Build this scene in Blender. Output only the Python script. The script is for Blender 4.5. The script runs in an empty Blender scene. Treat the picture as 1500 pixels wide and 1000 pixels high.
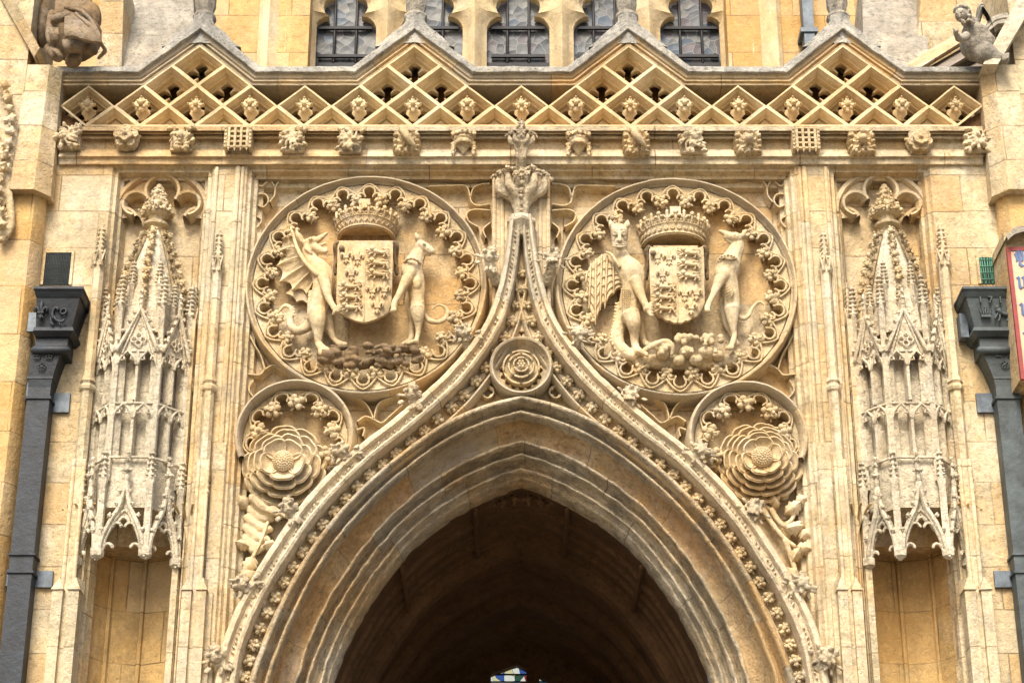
import bpy, bmesh, math, random
import numpy as np
from math import radians, sin, cos, pi, sqrt, atan2, hypot
from mathutils import Vector, Matrix, noise
sc = bpy.context.scene
random.seed(7)
# ---------------------------------------------------------------- camera, sky, sun, exposure
F = 2950.0; TH = radians(24.0); D = 13.47; CZ = 1.6
cam = bpy.data.cameras.new("camera"); cam.lens = 36.0*F/1500.0; cam.sensor_width = 36.0
cam.clip_end = 500; cam.clip_start = 0.1
camo = bpy.data.objects.new("camera", cam); sc.collection.objects.link(camo)
camo.location = (0, -D, CZ); camo.rotation_euler = (radians(90)+TH, 0, 0); sc.camera = camo
SUN_EL, SUN_AZ = 47.0, -12.0      # azimuth away from straight in front of the wall, negative = from the left
w = bpy.data.worlds.new("World"); sc.world = w; w.use_nodes = True
nt = w.node_tree; bg = nt.nodes["Background"]
sky = nt.nodes.new("ShaderNodeTexSky"); sky.sky_type = 'NISHITA'; sky.sun_disc = False
sky.sun_elevation = radians(SUN_EL); sky.sun_rotation = radians(180-SUN_AZ); sky.air_density = 1.0; sky.dust_density = 4.0; sky.ozone_density = 0.6
nt.links.new(sky.outputs[0], bg.inputs[0]); bg.inputs[1].default_value = 0.14
sl = bpy.data.lights.new("sun", 'SUN'); sl.energy = 2.7; sl.angle = radians(22); sl.color = (1.0, 0.93, 0.79)
so = bpy.data.objects.new("sun", sl); sc.collection.objects.link(so)
so.rotation_euler = (radians(90-SUN_EL), 0, radians(SUN_AZ))
sc.view_settings.view_transform = 'Standard'; sc.view_settings.look = 'None'
sc.view_settings.exposure = 0.90; sc.view_settings.gamma = 1.0
sc.render.engine = 'CYCLES'
# ---------------------------------------------------------------- helpers
CT, ST = cos(TH), sin(TH)
def W(px, py, y=0.0):
    "pixel of the photograph -> the point of the facade plane at depth y"
    u = px-750.0; v = 500.0-py
    dy = F*CT - v*ST; t = (y+D)/dy
    return np.array((u*t, y, CZ+(F*ST+v*CT)*t))
def Z(py, y=0.0): return W(750, py, y)[2]
AX = W(763.5, 300)[0]                     # axis of symmetry of the porch
def A(px, py, y=0.0): return AX - W(px, py, y)[0]      # distance left of the axis
S = 0.005
COL = sc.collection
def shoelace(p):
    x, y = p[:,0], p[:,1]; return 0.5*np.sum(x*np.roll(y,-1)-y*np.roll(x,-1))
class MB:
    def __init__(s): s.v=[]; s.f=[]; s.uv=[]; s.n=0
    def add(s, V, Fc, UV=None):
        V = np.asarray(V, float).reshape(-1,3)
        b = s.n; s.v.append(V); s.n += len(V)
        s.uv.append(np.zeros((len(V),2)) if UV is None else np.asarray(UV,float).reshape(-1,2))
        s.f.extend([tuple(i+b for i in f) for f in Fc]); return s
    def grid(s, P, cu=False, cv=False):
        P = np.asarray(P, float); m, n = P.shape[:2]
        if cv: P = np.concatenate([P, P[:,:1]],1); n += 1
        du = np.linalg.norm(np.diff(P,axis=1),axis=2)
        U = np.concatenate([np.zeros((m,1)), np.cumsum(du,1)],1); U[:] = U[m//2]
        dv = np.linalg.norm(np.diff(P,axis=0),axis=2)
        V = np.concatenate([np.zeros((1,n)), np.cumsum(dv,0)],0); V = np.repeat(V[:,n//2:n//2+1],n,1)
        f = []
        for i in range(m if cu else m-1):
            a = i*n; b = ((i+1)%m)*n
            for j in range(n-1): f.append((a+j, a+j+1, b+j+1, b+j))
        return s.add(P.reshape(-1,3), f, np.stack([U,V],-1))
    def box(s, x0,x1,y0,y1,z0,z1):
        V=[(x0,y0,z0),(x1,y0,z0),(x1,y1,z0),(x0,y1,z0),(x0,y0,z1),(x1,y0,z1),(x1,y1,z1),(x0,y1,z1)]
        return s.add(V,[(0,1,5,4),(1,2,6,5),(2,3,7,6),(3,0,4,7),(4,5,6,7),(3,2,1,0)])
    def prism(s, poly, y0, y1):
        "polygon of (x,z) extruded from y0 (front) to y1"
        n=len(poly); V=[(x,y0,z) for x,z in poly]+[(x,y1,z) for x,z in poly]
        f=[tuple(range(n)),tuple(range(2*n-1,n-1,-1))]+[(i,(i+1)%n,n+(i+1)%n,n+i) for i in range(n)]
        return s.add(V,f)
    def vprism(s, poly, z0, z1, top=None):
        "plan polygon (x,y) extruded upwards"
        n=len(poly); t=top or poly
        V=[(x,y,z0) for x,y in poly]+[(x,y,z1) for x,y in t]
        return s.add(V,[tuple(range(n)),tuple(range(2*n-1,n-1,-1))]+[(i,(i+1)%n,n+(i+1)%n,n+i) for i in range(n)])
    def tube(s, pts, r, seg=8, flat=1.0, caps=True):
        P=np.asarray(pts,float); n=len(P); r=np.broadcast_to(np.asarray(r,float),(n,)).copy()
        T=np.gradient(P,axis=0); T/=np.linalg.norm(T,axis=1)[:,None]+1e-12
        up=np.array((0,1.,0)) if abs(T[0][1])<.9 else np.array((1.,0,0))
        rows=[]
        if caps:
            P=np.vstack([P[:1]-T[:1]*r[0]*.7,P,P[-1:]+T[-1:]*r[-1]*.7]); T=np.vstack([T[:1],T,T[-1:]])
            r=np.concatenate([[r[0]*.45],r,[r[-1]*.45]])
        for p,t,rr in zip(P,T,r):
            a=np.cross(up,t); 
            if np.linalg.norm(a)<1e-6: a=np.cross(np.array((1.,0,0)),t)
            a/=np.linalg.norm(a); b=np.cross(t,a); up=b
            rows.append([p+rr*(cos(q)*a+sin(q)*b*flat) for q in np.linspace(0,2*pi,seg,endpoint=False)])
        G=np.array(rows); m=len(G)
        f=[(i*seg+j,i*seg+(j+1)%seg,(i+1)*seg+(j+1)%seg,(i+1)*seg+j) for i in range(m-1) for j in range(seg)]
        f+= [tuple(range(seg-1,-1,-1)), tuple((m-1)*seg+j for j in range(seg))]
        L=np.concatenate([[0],np.cumsum(np.linalg.norm(np.diff(P,axis=0),axis=1))])
        return s.add(G.reshape(-1,3),f,np.stack([np.repeat(L,seg),np.tile(np.arange(seg)/seg*.1,m)],-1))
    def ell(s, c, r, rot=None, seg=10, rings=7):
        if np.isscalar(r): r=(r,r,r)
        V=[(0,0,-1)]
        for i in range(1,rings):
            a=-pi/2+pi*i/rings
            for j in range(seg):
                q=2*pi*j/seg; V.append((cos(a)*cos(q),cos(a)*sin(q),sin(a)))
        V.append((0,0,1)); V=np.array(V)*np.array(r)
        if rot is not None: V=V@np.array(rot).T
        V=V+np.array(c); f=[]; N=len(V)-1
        for j in range(seg):
            k=(j+1)%seg; f.append((0,1+k,1+j)); f.append((N,N-seg+j,N-seg+k))
            for i in range(rings-2): f.append((1+i*seg+j,1+i*seg+k,1+(i+1)*seg+k,1+(i+1)*seg+j))
        return s.add(V,f)
    def lathe(s, c, prof, seg=16, sq=None):
        "prof = (r,z) turned round a vertical axis through c"
        c=np.array(c,float)
        G=np.array([[c+np.array((r*cos(q),r*sin(q),z)) for q in np.linspace(0,2*pi,seg,endpoint=False)+(sq or 0)] for r,z in prof])
        f=[(i*seg+j,i*seg+(j+1)%seg,(i+1)*seg+(j+1)%seg,(i+1)*seg+j) for i in range(len(prof)-1) for j in range(seg)]
        f+=[tuple(range(seg-1,-1,-1)), tuple((len(prof)-1)*seg+j for j in range(seg))]
        return s.add(G.reshape(-1,3),f)
    def obj_mesh(s, name, sharp=38, rough=0, rs=9.0, seed=0):
        me=bpy.data.meshes.new(name); V=np.concatenate(s.v); UV=np.concatenate(s.uv)
        if rough:
            for i in range(len(V)):
                p=Vector(V[i]*rs); d=noise.noise_vector(p)+0.5*noise.noise_vector(p*2.7)
                V[i]+=np.array(d)*rough
        me.from_pydata(V.tolist(),[],s.f)
        u=me.uv_layers.new(name="uv"); idx=np.empty(len(me.loops),int); me.loops.foreach_get("vertex_index",idx)
        u.data.foreach_set("uv",UV[idx].ravel())
        bm=bmesh.new(); bm.from_mesh(me); bmesh.ops.recalc_face_normals(bm,faces=bm.faces); bm.to_mesh(me); bm.free()
        me.polygons.foreach_set("use_smooth",[True]*len(me.polygons))
        me.set_sharp_from_angle(angle=radians(sharp)); return me
    def build(s, name, mat, parent=None, sharp=38, rough=0, rs=9.0):
        return link(name, s.obj_mesh(name,sharp,rough,rs), mat, parent)
def link(name, me, mat, parent=None):
    o=bpy.data.objects.new(name,me); COL.objects.link(o)
    if mat is not None and len(me.materials)==0: me.materials.append(mat)
    if parent is not None: o.parent=parent; o.matrix_parent_inverse=Matrix.Translation(-Vector(parent.location))
    return o
def organic(name, mb, voxel, mat, parent=None, it=3, rough=0, rs=30, fac=.5):
    me=mb.obj_mesh(name,180)
    t=bpy.data.objects.new("tmp",me); COL.objects.link(t)
    m=t.modifiers.new("r",'REMESH'); m.mode='VOXEL'; m.voxel_size=voxel; m.use_smooth_shade=True
    if it: k=t.modifiers.new("s",'SMOOTH'); k.iterations=it; k.factor=fac
    dg=bpy.context.evaluated_depsgraph_get(); e=t.evaluated_get(dg)
    out=bpy.data.meshes.new_from_object(e); out.name=name
    bpy.data.objects.remove(t); bpy.data.meshes.remove(me)
    if rough:
        co=np.empty(len(out.vertices)*3); out.vertices.foreach_get("co",co); co=co.reshape(-1,3)
        for i in range(len(co)):
            p=Vector(co[i]*rs); co[i]+=np.array(noise.noise_vector(p))*rough
        out.vertices.foreach_set("co",co.ravel())
    out.polygons.foreach_set("use_smooth",[True]*len(out.polygons))
    out.materials.clear()
    return link(name,out,mat,parent)
def tag(o, label, cat, group=None, kind=None):
    if label: o['label']=label
    if cat: o['category']=cat
    if group: o['group']=group
    if kind: o['kind']=kind
    return o
def thing(name, loc, label, cat, group=None):
    o=bpy.data.objects.new(name,None); COL.objects.link(o); o.location=tuple(float(a) for a in loc); o.empty_display_size=.1
    return tag(o,label,cat,group)
def inst(name, me, loc, rot=(0,0,0), scale=1.0, parent=None, mat=None):
    "a mesh placed at loc (world); me is shared"
    o=bpy.data.objects.new(name,me); COL.objects.link(o)
    if mat is not None and len(me.materials)==0: me.materials.append(mat)
    if parent is not None: o.parent=parent; o.matrix_parent_inverse=Matrix.Translation(-Vector(parent.location))
    o.location=tuple(float(a) for a in loc); o.rotation_euler=rot
    o.scale=(scale,)*3 if np.isscalar(scale) else scale
    return o
def spl(pts, n=40, closed=False):
    "Catmull-Rom through points of any dimension, n samples evenly spread by length"
    P=np.asarray(pts,float); k=len(P)
    if closed: Q=np.vstack([P[-1:],P,P[:2]]); segs=k
    else: Q=np.vstack([2*P[:1]-P[1:2],P,2*P[-1:]-P[-2:-1]]); segs=k-1
    out=[]
    for i in range(segs):
        p0,p1,p2,p3=Q[i:i+4]
        for t in np.linspace(0,1,12,endpoint=False):
            out.append(.5*((2*p1)+(p2-p0)*t+(2*p0-5*p1+4*p2-p3)*t*t+(3*p1-p0-3*p2+p3)*t**3))
    out.append(P[0] if closed else P[-1]); out=np.array(out)
    L=np.concatenate([[0],np.cumsum(np.linalg.norm(np.diff(out[:,:min(3,out.shape[1])],axis=0),axis=1))])
    u=np.linspace(0,L[-1],n+(1 if closed else 0))
    R=np.stack([np.interp(u,L,out[:,c]) for c in range(out.shape[1])],1)
    return R[:-1] if closed else R
def dens(pts, step=.04, closed=False):
    "straight polyline made dense"
    P=[np.asarray(p,float) for p in pts]; out=[]
    m=len(P) if closed else len(P)-1
    for i in range(m):
        a,b=P[i],P[(i+1)%len(P)]; k=max(1,int(np.linalg.norm(b-a)/step))
        for t in range(k): out.append(a+(b-a)*t/k)
    if not closed: out.append(P[-1])
    return np.array(out)
def normals(P, closed=False):
    "mitred left normals of a 2D path"
    n=len(P)
    if closed: d=np.roll(P,-1,0)-P; dp=np.roll(d,1,0)
    else: d=np.diff(P,axis=0); dp=np.vstack([d[:1],d]); d=np.vstack([d,d[-1:]])
    nn=lambda d: np.stack([-d[:,1],d[:,0]],1)/(np.linalg.norm(d,axis=1)[:,None]+1e-12)
    a,b=nn(dp),nn(d); m=a+b; L=np.linalg.norm(m,axis=1)[:,None]+1e-9; m/=L
    c=np.clip(np.sum(m*b,1),.35,1)[:,None]
    return m/c
def sweep(mb, path, prof, closed=False, scale=None):
    "path (x,z); prof list of (offset to the left of the path, depth y)"
    P=np.asarray(path,float); N=normals(P,closed); n=len(P)
    s=np.ones(n) if scale is None else np.broadcast_to(scale,(n,))
    G=[]
    for o,y in prof:
        q=P+N*(o*s)[:,None]; G.append(np.stack([q[:,0],np.full(n,y),q[:,1]],1))
    mb.grid(np.array(G),cv=closed); return mb
def rprof(pts, k=3):
    "round the corners of a profile a little by spline"
    return [tuple(p) for p in spl(pts,len(pts)*k)]
def circ(c, R, n=96, a0=0, a1=2*pi):
    t=np.linspace(a0,a1,n,endpoint=(a1-a0<2*pi-1e-6)); return np.stack([c[0]+R*np.cos(t),c[1]+R*np.sin(t)],1)
def foil(n, R, r, a0=0, m=120, phi=None):
    "radius of an n-foil (lobe centres at R, lobe radius r) in m directions"
    th=np.linspace(0,2*pi,m,endpoint=False) if phi is None else phi; out=np.zeros(len(th))
    for k in range(n):
        d=th-(a0+2*pi*k/n); h=R*np.sin(d); q=r*r-h*h
        v=np.where((q>0),R*np.cos(d)+np.sqrt(np.maximum(q,0)),0); out=np.maximum(out,v)
    return th,out
def rotY(a): return np.array(((cos(a),0,sin(a)),(0,1,0),(-sin(a),0,cos(a))))
def rotX(a): return np.array(((1,0,0),(0,cos(a),-sin(a)),(0,sin(a),cos(a))))
def rotZ(a): return np.array(((cos(a),-sin(a),0),(sin(a),cos(a),0),(0,0,1)))
# ---------------------------------------------------------------- materials
class NT:
    def __init__(s,name):
        m=bpy.data.materials.new(name); m.use_nodes=True; s.m=m; s.t=m.node_tree; s.n=s.t.nodes; s.b=s.n["Principled BSDF"]
    def new(s,t,**k):
        x=s.n.new(t)
        for a,v in k.items(): setattr(x,a,v)
        return x
    def l(s,a,b): s.t.links.new(a,b)
    def noise(s,vec,scale,det=4,rough=.6,lo=None,hi=None,mul=None):
        if mul: 
            v=s.new("ShaderNodeVectorMath",operation='MULTIPLY'); s.l(vec,v.inputs[0]); v.inputs[1].default_value=mul; vec=v.outputs[0]
        x=s.new("ShaderNodeTexNoise"); x.inputs["Scale"].default_value=scale; x.inputs["Detail"].default_value=det; x.inputs["Roughness"].default_value=rough
        s.l(vec,x.inputs["Vector"]); o=x.outputs["Fac"]
        if lo is not None: o=s.ramp(o,lo,hi)
        return o
    def ramp(s,o,lo,hi,a=0,b=1):
        r=s.new("ShaderNodeMapRange"); r.inputs[1].default_value=lo; r.inputs[2].default_value=hi; r.inputs[3].default_value=a; r.inputs[4].default_value=b
        s.l(o,r.inputs[0]); return r.outputs[0]
    def mul(s,a,b):
        x=s.new("ShaderNodeMath",operation='MULTIPLY')
        for i,q in enumerate((a,b)):
            if isinstance(q,(int,float)): x.inputs[i].default_value=q
            else: s.l(q,x.inputs[i])
        return x.outputs[0]
    def add(s,a,b):
        x=s.new("ShaderNodeMath",operation='ADD')
        for i,q in enumerate((a,b)):
            if isinstance(q,(int,float)): x.inputs[i].default_value=q
            else: s.l(q,x.inputs[i])
        return x.outputs[0]
    def mix(s,f,a,b,blend='MIX'):
        x=s.new("ShaderNodeMix",data_type='RGBA',blend_type=blend)
        for i,q in ((0,f),(6,a),(7,b)):
            if isinstance(q,(int,float)): x.inputs[i].default_value=q
            elif isinstance(q,tuple): x.inputs[i].default_value=(*q,1)
            else: s.l(q,x.inputs[i])
        return x.outputs[2]
CREAM=(.56,.43,.235); ORANGE=(.52,.30,.10); PALE=(.72,.645,.50); GREY=(.30,.28,.245); DARK=(.10,.078,.05); BROWN=(.26,.15,.065)
def stone(name, base=CREAM, orange=.5, pale=.3, grey=.2, dark=.25, joints=None, bump=.5, streak=.35, tint=ORANGE, bw=.62, bh=.31, greyc=GREY):
    c0=base; s=NT(name); g=s.new("ShaderNodeNewGeometry"); P=g.outputs["Position"]
    c=s.mix(s.noise(P,5.0,5,.6,.3,.7),tuple(.74*x for x in base),tuple(min(1,1.16*x) for x in base))
    c=s.mix(s.mul(s.noise(P,.9,6,.66,.46,.58),orange),c,tint)
    c=s.mix(s.mul(s.noise(P,2.2,6,.68,.49,.64,(1,1.3,1)),pale),c,PALE)
    c=s.mix(s.mul(s.noise(P,1.7,8,.74,.50,.62,(1.7,1.7,1)),grey),c,greyc)
    st=s.noise(P,1.0,6,.68,.50,.68,(11,11,.8)); c=s.mix(s.mul(st,streak),c,tuple(.42*x for x in base))
    c=s.mix(s.mul(s.noise(P,3.2,8,.78,.53,.66),dark*.8),c,tuple(.5*x for x in base))
    c=s.mix(s.mul(s.noise(P,1.5,9,.74,.50,.62),min(1,dark*1.0)),c,tuple(.58*x for x in base)); c=s.mix(s.mul(s.noise(P,19,7,.75,.50,.66),min(1,dark*1.4)),c,tuple(.42*x for x in c0)); c=s.mix(s.mul(s.noise(P,31,6,.7,.53,.68),.45),c,tuple(min(1,1.35*x) for x in base))
    c=s.mix(s.mul(s.noise(P,14,6,.75,.56,.72),dark*.8),c,DARK)
    c=s.mix(s.mul(s.noise(P,70,2,.5,.60,.72),dark*.8),c,DARK)
    h=s.add(s.mul(s.noise(P,11,8,.72),1.5),s.mul(s.noise(P,60,3,.7),.35))
    pit=s.noise(P,28,3,.5,.28,.42); h=s.add(h,s.mul(pit,.25))
    if joints:
        br=s.new("ShaderNodeTexBrick"); br.inputs["Color1"].default_value=(0,0,0,1); br.inputs["Color2"].default_value=(1,1,1,1); br.inputs["Mortar"].default_value=(.5,.5,.5,1)
        br.inputs["Scale"].default_value=1; br.inputs["Mortar Size"].default_value=.005; br.inputs["Mortar Smooth"].default_value=.2; br.inputs["Bias"].default_value=0
        if joints=='wall':
            sx=s.new("ShaderNodeSeparateXYZ"); s.l(P,sx.inputs[0]); cb=s.new("ShaderNodeCombineXYZ"); s.l(sx.outputs[0],cb.inputs[0]); s.l(sx.outputs[2],cb.inputs[1])
            wob=s.new("ShaderNodeTexNoise"); wob.inputs["Scale"].default_value=3; s.l(P,wob.inputs["Vector"])
            va=s.new("ShaderNodeVectorMath",operation='MULTIPLY_ADD'); s.l(wob.outputs["Color"],va.inputs[0]); va.inputs[1].default_value=(.02,.02,0); s.l(cb.outputs[0],va.inputs[2])
            s.l(va.outputs[0],br.inputs["Vector"]); br.inputs["Brick Width"].default_value=bw; br.inputs["Row Height"].default_value=bh
        else:
            uv=s.new("ShaderNodeUVMap"); sx=s.new("ShaderNodeSeparateXYZ"); s.l(uv.outputs[0],sx.inputs[0]); cb=s.new("ShaderNodeCombineXYZ"); s.l(sx.outputs[0],cb.inputs[0])
            cb.inputs[1].default_value=2.0; s.l(cb.outputs[0],br.inputs["Vector"]); br.inputs["Brick Width"].default_value=bw; br.inputs["Row Height"].default_value=5.0
            br.inputs["Mortar Size"].default_value=.004
        val=s.new("ShaderNodeSeparateColor"); s.l(br.outputs["Color"],val.inputs[0])
        c=s.mix(s.mul(s.ramp(val.outputs[0],.55,1.0),.42),c,tint); c=s.mix(s.mul(s.ramp(val.outputs[0],.45,0),.22),c,PALE)
        if joints=='uv': c=s.mix(s.mul(s.ramp(val.outputs[0],.30,.0),.6),c,(.27,.235,.18)); c=s.mix(s.mul(s.ramp(val.outputs[0],.75,1.0),.35),c,tint)
        jm=s.mul(br.outputs["Fac"],s.noise(P,4,2,.5,.3,.6)); c=s.mix(s.mul(jm,.75),c,(.16,.11,.06))
        h=s.add(h,s.mul(br.outputs["Fac"],-.6))
    b=s.new("ShaderNodeBump"); b.inputs["Strength"].default_value=bump; b.inputs["Distance"].default_value=.03
    s.l(h,b.inputs["Height"]); s.l(b.outputs[0],s.b.inputs["Normal"]); s.l(c,s.b.inputs["Base Color"])
    s.b.inputs["Roughness"].default_value=.88; s.b.inputs["Specular IOR Level"].default_value=.2
    return s.m
M={}
M['wall']=stone('ashlar_stone',(.59,.47,.28),.5,.6,.42,.6,'wall',.6,.35)
M['back']=stone('panel_stone',(.56,.42,.235),.8,.5,.3,.6,'wall',.55,.3,bw=.8,bh=.42)
M['orange']=stone('golden_ashlar',(.56,.375,.155),.8,.2,.15,.35,'wall',.5,.25,bw=.55,bh=.38)
M['shaft']=stone('shaft_stone',(.59,.48,.295),.42,.6,.42,.6,'wall',.6,.45,bw=9,bh=.66)
M['carve']=stone('carved_stone',(.58,.45,.26),.4,.45,.35,.55,None,.5,.2)
M['statue']=stone('statue_stone',(.62,.485,.285),.45,.5,.22,.38,None,.4,.15)
M['white']=stone('limewashed_stone',(.74,.65,.48),.3,.85,.28,.6,None,.9,.4)
M['crocket']=stone('weathered_crocket_stone',(.62,.51,.34),.25,.5,.3,.7,None,.9,.15)
M['brown']=stone('brown_carved_stone',(.21,.145,.08),.4,.12,.4,.7,None,.5,.2,tint=BROWN)
M['arch']=stone('arch_stone',(.57,.455,.29),.6,.7,.8,.8,'uv',.9,.1,bw=.66,greyc=(.17,.15,.12))
M['arch_orange']=stone('arch_golden_stone',(.53,.36,.17),.7,.45,.45,.7,'uv',.7,.1,tint=(.42,.20,.06),bw=.72)
M['hood']=stone('hood_stone',(.66,.56,.39),.25,.6,.2,.45,'uv',.6,.1,bw=.9)
M['coping']=stone('lichened_coping',(.42,.40,.35),.05,.5,.8,.95,None,.8,.3,greyc=(.2,.19,.17))
M['cornice']=stone('cornice_stone',(.60,.48,.295),.4,.5,.45,.65,'wall',.6,.6,bw=1.1,bh=9)
M['fascia']=stone('fascia_stone',(.57,.44,.26),.45,.3,.35,.45,'uv',.5,.3,bw=.8)
M['grey']=stone('weathered_grey_stone',(.36,.325,.265),.1,.3,.6,.7,None,.7,.6)
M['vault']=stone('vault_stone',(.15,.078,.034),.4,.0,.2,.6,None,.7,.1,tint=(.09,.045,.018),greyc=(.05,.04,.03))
M['lattice']=stone('lattice_stone',(.64,.50,.29),.3,.35,.12,.2,None,.35,.15)
def simple(name,col,rough=.5,metal=0,nscale=8,var=.3,bump=.2,emit=None):
    s=NT(name); g=s.new("ShaderNodeNewGeometry"); P=g.outputs["Position"]
    c=s.mix(s.noise(P,nscale,5,.65,.3,.7),tuple(x*(1-var) for x in col),tuple(min(1,x*(1+var)) for x in col))
    st=s.noise(P,1,4,.6,.55,.75,(14,14,1)); c=s.mix(s.mul(st,.25),c,tuple(min(1,x*1.7+.004) for x in col))
    s.l(c,s.b.inputs["Base Color"]); s.b.inputs["Roughness"].default_value=rough; s.b.inputs["Metallic"].default_value=metal
    b=s.new("ShaderNodeBump"); b.inputs["Strength"].default_value=bump; b.inputs["Distance"].default_value=.01
    s.l(s.noise(P,nscale*4,5,.7),b.inputs["Height"]); s.l(b.outputs[0],s.b.inputs["Normal"]); return s.m
M['lead_dark']=simple('dark_painted_lead',(.010,.014,.020),.6,.0,7,.8,.5)
M['lead_grey']=simple('grey_lead',(.046,.058,.060),.6,.0,7,.6,.5)
M['lead_strap']=simple('lead_strap',(.10,.12,.14),.5,.3,12,.5)
M['iron']=simple('black_iron',(.015,.015,.017),.6,.4)
M['green']=simple('green_painted_iron',(.05,.22,.14),.5)
M['slate']=simple('stone_roof_slab',(.20,.165,.13),.85,0,5,.4,.6)
M['ground']=simple('paving',(.16,.14,.11),.9,0,2,.3,.4)
M['board']=simple('peach_painted_board',(.56,.37,.24),.7,0,9,.2,.2)
M['red']=simple('red_painted_border',(.24,.04,.035),.7,0,9,.25,.2)
M['blue']=simple('blue_painted_letter',(.07,.12,.24),.7,0,9,.3,.2)
M['shadow_room']=simple('unlit_interior',(.03,.028,.025),.9)
def glass_leaded(name, cols, emit=0, sc_=9.0):
    s=NT(name); g=s.new("ShaderNodeNewGeometry"); sx=s.new("ShaderNodeSeparateXYZ"); s.l(g.outputs["Position"],sx.inputs[0])
    cb=s.new("ShaderNodeCombineXYZ"); s.l(sx.outputs[0],cb.inputs[0]); s.l(sx.outputs[2],cb.inputs[1]); V=cb.outputs[0]
    wn=s.new("ShaderNodeTexNoise"); wn.inputs["Scale"].default_value=5; s.l(V,wn.inputs["Vector"])
    ad=s.new("ShaderNodeVectorMath",operation='MULTIPLY_ADD'); s.l(wn.outputs["Color"],ad.inputs[0]); ad.inputs[1].default_value=(.1,.1,0); s.l(V,ad.inputs[2]); V2=ad.outputs[0]
    v1=s.new("ShaderNodeTexVoronoi",feature='DISTANCE_TO_EDGE',voronoi_dimensions='2D'); v1.inputs["Scale"].default_value=sc_; s.l(V2,v1.inputs["Vector"])
    v2=s.new("ShaderNodeTexVoronoi",feature='F1',voronoi_dimensions='2D'); v2.inputs["Scale"].default_value=sc_; s.l(V2,v2.inputs["Vector"])
    sp=s.new("ShaderNodeSeparateColor"); s.l(v2.outputs["Color"],sp.inputs[0])
    r=s.new("ShaderNodeValToRGB"); s.l(sp.outputs[0],r.inputs[0]); r.color_ramp.interpolation='CONSTANT'
    els=r.color_ramp.elements
    while len(els)<len(cols): els.new(.5)
    for i,cc in enumerate(cols): els[i].position=i/len(cols); els[i].color=(*cc,1)
    edge=s.ramp(v1.outputs["Distance"],.018,.03)
    c=s.mix(edge,(.012,.012,.013) if emit else (.20,.20,.19),r.outputs[0])
    if not emit: c=s.mix(s.mul(s.noise(g.outputs["Position"],20,4,.6,.4,.7),.5),c,(.05,.055,.06))
    s.l(c,s.b.inputs["Base Color"]); s.b.inputs["Roughness"].default_value=.4 if not emit else .5; s.b.inputs["Specular IOR Level"].default_value=.25
    b=s.new("ShaderNodeBump"); b.inputs["Strength"].default_value=.5; b.inputs["Distance"].default_value=.01; s.l(v2.outputs["Distance"],b.inputs["Height"]); s.l(b.outputs[0],s.b.inputs["Normal"])
    if emit: s.l(c,s.b.inputs["Emission Color"]); s.b.inputs["Emission Strength"].default_value=emit
    return s.m
M['glass']=glass_leaded('leaded_glass',[(.045,.052,.065),(.085,.09,.095),(.03,.033,.04),(.11,.115,.12),(.05,.075,.11),(.085,.07,.08),(.14,.14,.13)],0,11)
M['stained']=glass_leaded('lit_stained_glass',[(.75,.85,.8),(.05,.12,.4),(.2,.4,.55),(.8,.85,.75),(.35,.03,.03),(.75,.7,.4),(.04,.1,.07)],.4,17.0)
# ---------------------------------------------------------------- ground
g=MB(); g.add([(-60,-60,0),(60,-60,0),(60,60,0),(-60,60,0)],[(0,1,2,3)]); tag(g.build('ground',M['ground']),None,None,None,'structure')
def mirror(mb):
    o=MB(); o.v=[v*np.array((-1,1,1))+np.array((2*AX,0,0)) for v in mb.v]; o.f=list(mb.f); o.uv=list(mb.uv); o.n=mb.n; return o
def XA(a): return AX-a
def both(fn):
    "fn(mb) fills the left half; builds one mesh per half"
    m=MB(); fn(m); return Pair(m,mirror(m))
class Pair:
    def __init__(s,a,b): s.m=(a,b)
    def build(s,*a,**k): return [q.build(*a,**k) for q in s.m][0]
ZT=Z(243); ZC=Z(205)               # head of the sunk panels, underside of the cornice
xp=[XA(A(px,250)) for px in (70,165,313,362)]
xm=lambda x: 2*AX-x
wall=thing('porch_wall',(AX,0,0),'cream ashlar front wall of the porch around the big pointed archway','stone wall')
def f(m):
    m.box(xp[0]-.3,xp[1],0,.9,0,ZT); m.box(xp[2],xp[3],0,.9,0,ZT)
both(f).build('ashlar_strip',M['wall'],wall)
m=MB(); m.box(xp[0]-.3,xm(xp[0]-.3),0,.9,ZT,Z(186)); m.build('head_band',M['wall'],wall)
# niche panels: back plates above the canopies
ZN=Z(800,.2)
both(lambda m:m.box(xp[1]-.01,xp[2]+.01,.2,.6,ZN,ZT)).build('panel_back',M['back'],wall)
fr=[(0,0),(-.018,.03),(-.04,.028),(-.055,.09),(-.075,.10),(-.085,.16),(-.10,.2)]
both(lambda m:sweep(m,dens([(xp[1],0),(xp[1],ZT),(xp[2],ZT),(xp[2],0)],.06),fr)).build('niche_panel_frame',M['wall'],wall,30,.003,12)
# spandrel panel
arch_out=spl([(A(*p),Z(p[1])) for p in ((763.5,578),(707,593),(647,620),(580,668),(520,722),(470,780),(430,842),(400,903),(374,965),(363,1000),(345,1080),(335,1170))],70)
arch_in=spl([(A(*p,.6),Z(p[1],.6)) for p in ((763.5,714),(715,732),(659,763),(610,800),(572,845),(547,881),(522,923),(502,965),(490,1000),(474,1075),(468,1160))],70)
arch_out=np.vstack([arch_out,[(arch_out[-1][0]+.01,0)]]); arch_in=np.vstack([arch_in,[(arch_in[-1][0]+.01,0)]])
arch_out[0][0]=arch_in[0][0]=0
ol=[(xp[3],0),(xp[3],ZT),(xm(xp[3]),ZT),(xm(xp[3]),0)]
cur=arch_out*np.array((1,1)); nn_=normals(cur); inn=cur-nn_*0+np.stack([-np.full(len(cur),.1),np.full(len(cur),-.06)],1); inn[:,0]=np.maximum(inn[:,0],0); inn[-1,1]=0
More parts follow.
